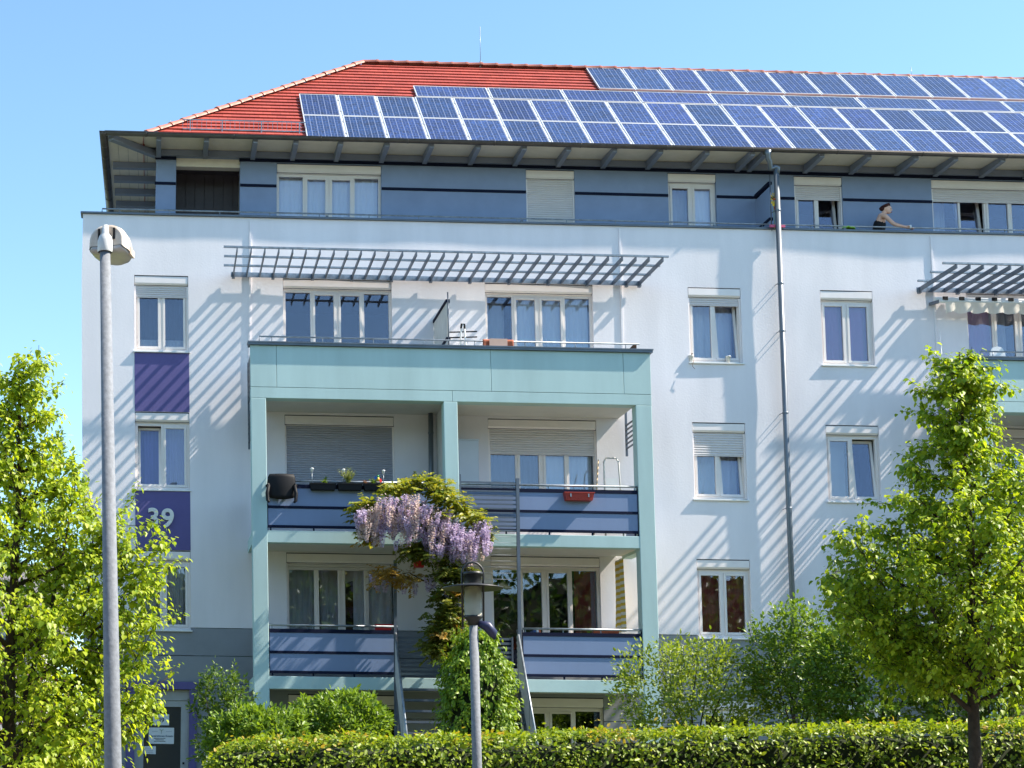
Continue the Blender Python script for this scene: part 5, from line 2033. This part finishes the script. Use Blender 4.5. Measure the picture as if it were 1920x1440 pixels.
for k, (m, dx, w_, h_) in enumerate(((mat('book_blue', (.05, .1, .25), .6), 0, .05, .19), (WHITEP, .065, .04, .22), (mat('book_orange', (.6, .12, .03), .6), .12, .05, .23))):
    lab = ['dark blue folder standing behind the right lower rail', 'white folder between the blue and the orange one', 'orange red folder leaning behind the right lower rail'][k]
    mb = MB()
    s_ = .03 if k == 2 else 0
    mb.add([(p.x + dx, -1.1, p.z - .1), (p.x + dx + w_, -1.1, p.z - .1), (p.x + dx + w_, -.85, p.z - .1), (p.x + dx, -.85, p.z - .1),
            (p.x + dx - s_, -1.1, p.z - .1 + h_), (p.x + dx + w_ - s_, -1.1, p.z - .1 + h_), (p.x + dx + w_ - s_, -.85, p.z - .1 + h_), (p.x + dx - s_, -.85, p.z - .1 + h_)],
           [(0, 1, 5, 4), (1, 2, 6, 5), (2, 3, 7, 6), (3, 0, 4, 7), (4, 5, 6, 7), (3, 2, 1, 0)])
    tag(mb.build('folder', m, bevel=.006), lab, 'folder', 'folders behind the rail')

# pots on the window sill
zs_ = Z4 - HS
for k, (px, lab) in enumerate(((1296, 'white pot with a dry plant at the left end of the window sill'), (1366, 'plain white pot at the right end of the window sill'))):
    p = at(px, 680, -.005)
    t = thing('flower_pot', (p.x, .01, zs_), lab, 'pot', 'white pots on the window sill')
    MB().lathe([(.0, .0), (.036, .0), (.05, .12), (.056, .12), (.056, .135), (.044, .135), (.042, .11), (.0, .105)], (p.x, .005, zs_ + .005), 16).build('pot', WHITEP, t)
    if k == 0:
        MB().tube([(p.x, .0, zs_ + .1), (p.x + .01, -.03, zs_ + .17), (p.x + .02, -.05, zs_ + .16)], .012, 6).build('dry_shoot', mat('dry_brown', (.2, .1, .05), .8), t)
        MB().tube([(p.x + .03, -.06, zs_ + .02), (p.x + .0, -.07, zs_ - .1), (p.x + .05, -.07, zs_ - .16)], .005, 5).build('dry_shoot', mat('dry_brown', (.2, .1, .05), .8), t)

# wind spinner tied to the downpipe, cloth on the parapet
p = at(1451, 374, -.12)
ws = thing('wind_spinner', (p.x, -.12, p.z - .5), 'yellow sunflower wind spinner beside the top of the downpipe', 'wind spinner')
mb = MB()
for k in range(10):
    a_ = k * .628
    c_, s_ = math.cos(a_), math.sin(a_)
    mb.add([(p.x + c_ * .02, -.125, p.z + s_ * .03), (p.x + c_ * .06 - s_ * .02, -.14, p.z + s_ * .13 + c_ * .03), (p.x + c_ * .075, -.13, p.z + s_ * .16), (p.x + c_ * .06 + s_ * .02, -.11, p.z + s_ * .13 - c_ * .03)], [(0, 1, 2, 3)])
mb.build('petals', mat('spinner_yellow', (.75, .5, .03), .5), ws)
MB().lathe([(.0, -.03), (.025, -.02), (.035, 0), (.025, .02), (.0, .03)], (p.x, -.14, p.z), 10).build('centre', mat('spinner_orange', (.4, .1, .02), .6), ws)
MB().bar((p.x + .02, -.12, p.z - .15), (p.x + .05, -.12, p.z - .33), .006, .05).build('ribbon', BRIGHTRED, ws)
MB().tube([(p.x, -.1, p.z - .62), (p.x, -.1, p.z + .05)], .006, 5).build('stick', mat('spinner_stick', (.25, .35, .08), .6), ws)
MB().bar((p.x - .1, -.1, p.z - .56), (p.x + .22, -.1, p.z - .56), .03, .05).build('bow', mat('spinner_pink', (.6, .1, .2), .6), ws)
a, b = at(1578, 426, .02), at(1603, 431, .02)
mb = MB()
n = 14
for j in range(4):
    for i in range(n + 1):
        u, v = i / n, j / 3
        mb.v.append((a.x + (b.x - a.x) * u + .02 * math.sin(v * 3), -.02 + v * .12, 12.815 + .03 * math.sin(math.pi * u) * (1 + .4 * math.sin(u * 17)) + .01 * math.sin(v * 5)))
for j in range(3):
    for i in range(n):
        mb.f.append([j * (n + 1) + i, j * (n + 1) + i + 1, (j + 1) * (n + 1) + i + 1, (j + 1) * (n + 1) + i])
        mb.sm.append(True)
o = tag(mb.build('cloth', mat('lime_cloth', (.25, .55, .06), .8)), 'crumpled lime green cloth lying on the terrace parapet', 'cloth')
o.modifiers.new('thick', 'SOLIDIFY').thickness = .02

# awning under the right trellis
a = at(1762, 548, -.35)
aw = thing('awning', (a.x + 2, -.3, 11.0), 'rolled up white awning with scalloped valance under the right trellis', 'awning')
x0, x1 = a.x, a.x + 4.4
mb = MB().tube([(x0, -.12, 11.28), (x1, -.12, 11.28)], .06, 12)
mb.build('roller', WHITEP, aw)
MB().tube([(x0, -.30, 11.20), (x1, -.30, 11.20)], .035, 10).build('front_bar', WHITEP, aw)
for k in range(10):
    x = x0 + .12 + k * .34
    MB().box(x - .05, x + .05, -.345, -.31, 11.22, 11.29).build('clamp', BLACK, aw)
mb = MB()
n = 160
for j in range(4):
    for i in range(n + 1):
        u, v = i / n, j / 3
        x = x0 + .12 + (x1 - x0 - .12) * u
        sc = .035 * (1 - abs(math.sin(x * math.pi / .34)))
        mb.v.append((x, -.33 - .03 * v * math.sin(x * 19), 11.19 - v * (.24 - sc)))
for j in range(3):
    for i in range(n):
        mb.f.append([j * (n + 1) + i, j * (n + 1) + i + 1, (j + 1) * (n + 1) + i + 1, (j + 1) * (n + 1) + i])
        mb.sm.append(True)
mb.build('valance', leafmat('awning_cloth', (.82, .77, .68), (.82, .77, .68), .4, .8, (1, 1, 1)), aw)
MB().bar((x0 - .05, -.02, 11.22), (x0 + .02, -.3, 11.2), .05, .06).build('arm', DSTEEL, aw)
p = at(1870, 668, -1.3)
t = thing('garden_chair', (p.x, -1.2, 8.96), 'white plastic chair back showing above the right tower parapet', 'chair')
zt_ = at(1870, 650, -1.3).z
MB().extrude([(p.x - .16, 9.3), (p.x + .16, 9.3), (p.x + .15, zt_ - .12), (p.x + .09, zt_ - .02), (p.x, zt_), (p.x - .09, zt_ - .02), (p.x - .15, zt_ - .12)], 'y', -1.32, -1.29).build('backrest', WHITEP, t)
box('seat', WHITEP, t, p.x - .2, p.x + .2, -1.28, -.85, 9.36, 9.4)
for sx in (-.17, .17):
    for yy in (-1.28, -.88):
        MB().tube([(p.x + sx, yy, 8.96), (p.x + sx, yy, 9.38)], .02, 6).build('leg', WHITEP, t)
p = at(1768, 665, -.3)
tag(MB().tube([(p.x, -.3, 9.0), (p.x - .04, -.3, 10.6)], .008, 5).build('awning_crank', WHITEP), 'thin white awning crank hanging beside the right tower', 'crank rod')
# striped yellow sunblind at the open end of the right lower balcony
mb = MB()
n = 24
for j in range(13):
    for i in range(n + 1):
        u, v = i / n, j / 12
        mb.v.append((9.63 + .025 * math.sin(u * 14 + v * 2) * (.4 + v), -.8 + .62 * u, 5.76 - 1.45 * v))
for j in range(12):
    for i in range(n):
        mb.f.append([j * (n + 1) + i, j * (n + 1) + i + 1, (j + 1) * (n + 1) + i + 1, (j + 1) * (n + 1) + i])
        mb.sm.append(True)
ym = bpy.data.materials.new('sunblind_stripes')
ym.use_nodes = True
nt = ym.node_tree
wv = nt.nodes.new('ShaderNodeTexWave')
wv.bands_direction = 'Z'
wv.inputs['Scale'].default_value = 2.6
wv.inputs['Distortion'].default_value = .4
tc = nt.nodes.new('ShaderNodeTexCoord')
nt.links.new(tc.outputs['Object'], wv.inputs[0])
cr = nt.nodes.new('ShaderNodeValToRGB')
cr.color_ramp.interpolation = 'CONSTANT'
cr.color_ramp.elements[0].color = (.75, .72, .62, 1)
cr.color_ramp.elements[1].position = .5
cr.color_ramp.elements[1].color = (.72, .5, .05, 1)
nt.links.new(wv.outputs[1], cr.inputs[0])
nt.links.new(cr.outputs[0], nt.nodes['Principled BSDF'].inputs['Base Color'])
nt.nodes['Principled BSDF'].inputs['Roughness'].default_value = .8
tag(mb.build('sunblind', ym), 'yellow and white striped sunblind at the end of the right lower balcony', 'sunblind')
# small white post by the door
p = at(386, 1425, -5)
tag(MB().box(p.x - .02, p.x + .02, -5.02, -4.98, .45, at(386, 1408, -5).z).build('white_post', WHITEP, bevel=.004), 'thin white post beside the dark shrub by the entrance', 'post')

# row of trees across the street: the lower windows mirror it
opp = MB()
P, A, N = [], [], []
for k in range(34000):
    x = random.uniform(-75, 95)
    ht = 16.0 + 2.5 * noise.noise(Vector((x * .12, 0, 9))) + 1.5 * noise.noise(Vector((x * .5, 3, 9)))
    z = .5 + ht * random.random() ** .8
    P.append((x, -56 + random.gauss(0, 2.2), z))
    A.append((random.gauss(0, 1), random.gauss(0, 1), random.gauss(-.3, 1)))
    N.append((random.gauss(0, .5), random.gauss(.5, .6), random.gauss(.7, .5)))
fc = MB()  # solid dark sheet added behind the trees to darken the window reflections
for i in range(121):
    x = -75 + 170 * i / 120
    ht = 13.0 + 2.5 * noise.noise(Vector((x * .12, 0, 9))) + 1.5 * noise.noise(Vector((x * .5, 3, 9)))
    fc.v += [(x, -58, 0), (x, -58.5, ht), (x, -60, ht * .9)]
for i in range(120):
    fc.f += [[i * 3, i * 3 + 1, i * 3 + 4, i * 3 + 3], [i * 3 + 1, i * 3 + 2, i * 3 + 5, i * 3 + 4]]
    fc.sm += [True, True]
tag(fc.build('far_tree_backing', HEDGECORE), 'unseen dark backing added behind the trees across the street', 'backing', kind='stuff')
om = leaf_mesh('far_tree_row', P, A, N, rng.uniform(.35, .8, len(P)), DARKL, LEAF_OVAL, (0, 0, 0))
o = bpy.data.objects.new('far_tree_row', om)
COL.objects.link(o)
tag(o, 'row of dark green trees across the street mirrored in the windows', 'trees', kind='stuff')

# ------------------------------------------------------------------ neighbouring house, glimpsed through the left tree
nb = thing('neighbour_house', (-9, 14, .3), 'pale neighbouring house glimpsed through the left linden', 'house')
box('wall', mat('pale_house_render', (.66, .6, .57), .9), nb, -16, -2.6, 12, 20, .2, 5.6)
mb = MB()
mb.add([(-16.4, 11.6, 5.5), (-2.2, 11.6, 5.5), (-2.2, 20.4, 5.5), (-16.4, 20.4, 5.5), (-16.4, 16, 7.6), (-2.2, 16, 7.6)], [(0, 1, 5, 4), (2, 3, 4, 5), (1, 2, 5), (3, 0, 4), (3, 2, 1, 0)])
mb.build('roof', mat('grey_roof', (.16, .15, .15), .8), nb)
for xw in (-6.2, -4.2):
    for zw in (1.2, 3.8):
        w_ = MB().box(xw, xw + 1.0, 11.96, 12.02, zw, zw + 1.4).build('window', FRAME, nb)
        box('pane', GLASS, w_, xw + .08, xw + .92, 11.945, 11.955, zw + .08, zw + 1.32)

# ------------------------------------------------------------------ person leaning on the terrace rail
SKIN = mat('skin', (.74, .44, .32), .5, .05, 8, spec=.4)
HAIR = mat('dark_red_hair', (.07, .02, .018), .7, .3, 30, spec=.2)


def skinned(name, verts, edges, radii, m, parent, root=0, sub=2):
    o_ = wloc(parent)
    me_ = bpy.data.meshes.new(name)
    me_.from_pydata([tuple(Vector(v) - o_) for v in verts], edges, [])
    ob = bpy.data.objects.new(name, me_)
    COL.objects.link(ob)
    ob.parent = parent
    ob.modifiers.new('skin', 'SKIN')
    for i, r_ in enumerate(radii):
        sv = me_.skin_vertices[0].data[i]
        sv.radius = r_ if isinstance(r_, tuple) else (r_, r_)
        sv.use_root = i == root
    sm_ = ob.modifiers.new('sub', 'SUBSURF')
    sm_.levels = sub
    sm_.render_levels = sub
    me_.materials.append(m)
    return ob


pb = at(1646, 431, .42)
per = thing('person', (pb.x, .42, 11.72), 'person in a black top with short dark hair leaning on the terrace rail', 'person')
pel = Vector((pb.x - .06, .46, 12.52))
wai = Vector((pb.x - .01, .42, 12.78))
chs = at(1651, 410, .38)
nkb = at(1656.5, 402, .36)
hd0 = at(1659, 397, .35)
hd1 = at(1661.5, 391.5, .35)
hd2 = at(1661, 385, .35)
nose = at(1673, 394.5, .33)
chin = at(1668.5, 401, .34)
shR = at(1659, 404, .20)
elR = at(1676, 421, .10)
wrR = at(1698, 426, .09)
haR = at(1704, 426.5, .09)
shL = at(1656, 403, .53)
elL = at(1677, 420, .42)
wrL = at(1696, 425, .25)
haL = at(1702, 426, .22)
V = [pel, wai, chs, nkb, hd0, hd1, hd2, shR, elR, wrR, haR, shL, elL, wrL, haL]
Rr = [.14, (.118, .10), (.118, .10), .052, .054, (.095, .108), .084, .05, .037, .028, .032, .05, .037, .028, .032]
Ed = [(0, 1), (1, 2), (2, 3), (3, 4), (4, 5), (5, 6), (2, 7), (7, 8), (8, 9), (9, 10), (2, 11), (11, 12), (12, 13), (13, 14)]
V += [chin, nose]
Rr += [.04, .018]
Ed += [(5, 15), (5, 16)]
for i_, (h_, w_) in ((10, (haR, wrR)), (14, (haL, wrL))):
    d_ = (h_ - w_).normalized()
    for k, (sy, ln) in enumerate(((-.028, .065), (-.009, .075), (.010, .07), (.028, .055))):
        a_ = len(V)
        V += [h_ + d_ * .035 + Vector((0, sy, -.005)), h_ + d_ * (.035 + ln) + Vector((0, sy * 1.1, -.03))]
        Rr += [.0095, .008]
        Ed += [(i_, a_), (a_, a_ + 1)]
    a_ = len(V)
    V += [w_ + d_ * .03 + Vector((0, -.035, .012)), w_ + d_ * .075 + Vector((0, -.05, .01))]
    Rr += [.011, .009]
    Ed += [(i_, a_), (a_, a_ + 1)]
for s_ in (-.11, .11):
    a_ = len(V)
    V += [pel + Vector((.02, s_, -.08)), Vector((pel.x + .05, .46 + s_, 12.15)), Vector((pel.x - .02, .46 + s_, 11.80)), Vector((pel.x + .12, .46 + s_, 11.76))]
    Rr += [.09, .06, .042, .035]
    Ed += [(0, a_), (a_, a_ + 1), (a_ + 1, a_ + 2), (a_ + 2, a_ + 3)]
skinned('body', V, Ed, Rr, SKIN, per)
skinned('black_top', [pel + Vector((0, 0, -.02)), wai, wai.lerp(chs, .6), wai.lerp(chs, .95)], [(0, 1), (1, 2), (2, 3)], [.17, (.15, .135), (.152, .135), (.146, .128)], BLACK, per)
skinned('trousers', [pel + Vector((0, 0, .02)), pel + Vector((.02, -.11, -.1)), Vector((pel.x + .05, .35, 12.15)), Vector((pel.x - .02, .35, 11.86)), pel + Vector((.02, .11, -.1)), Vector((pel.x + .05, .57, 12.15)), Vector((pel.x - .02, .57, 11.86))],
        [(0, 1), (1, 2), (2, 3), (0, 4), (4, 5), (5, 6)], [.165, .11, .08, .06, .11, .08, .06], mat('dark_trousers', (.03, .03, .04), .8), per)
hh = at(1657, 386, .35)
skinned('hair', [at(1653, 396, .35), at(1654, 390, .35), at(1658, 383.5, .35), at(1665, 384, .35), at(1669, 387.5, .35), at(1660, 388, .285), at(1660, 388, .415)],
        [(0, 1), (1, 2), (2, 3), (3, 4), (2, 5), (2, 6)], [.046, .07, .08, .062, .026, .05, .05], HAIR, per)
for yy in (.285, .40):
    e_ = at(1670.5, 391.5, yy)
    MB().lathe([(.0, -.009), (.008, -.005), (.009, 0), (.008, .005), (.0, .009)], e_, 8).build('eye', BLACK, per)
m_ = at(1672, 398, .34)
MB().bar(m_ + Vector((-.004, -.025, 0)), m_ + Vector((-.004, .03, 0)), .012, .008).build('mouth', mat('lips', (.4, .1, .09), .5), per)
p = at(1707, 424, .06)
tag(MB().lathe([(.0, .0), (.018, .0), (.022, .07), (.0, .072)], p + Vector((0, 0, -.05)), 10).build('white_cup', WHITEP), 'small white cup held over the terrace rail', 'cup')
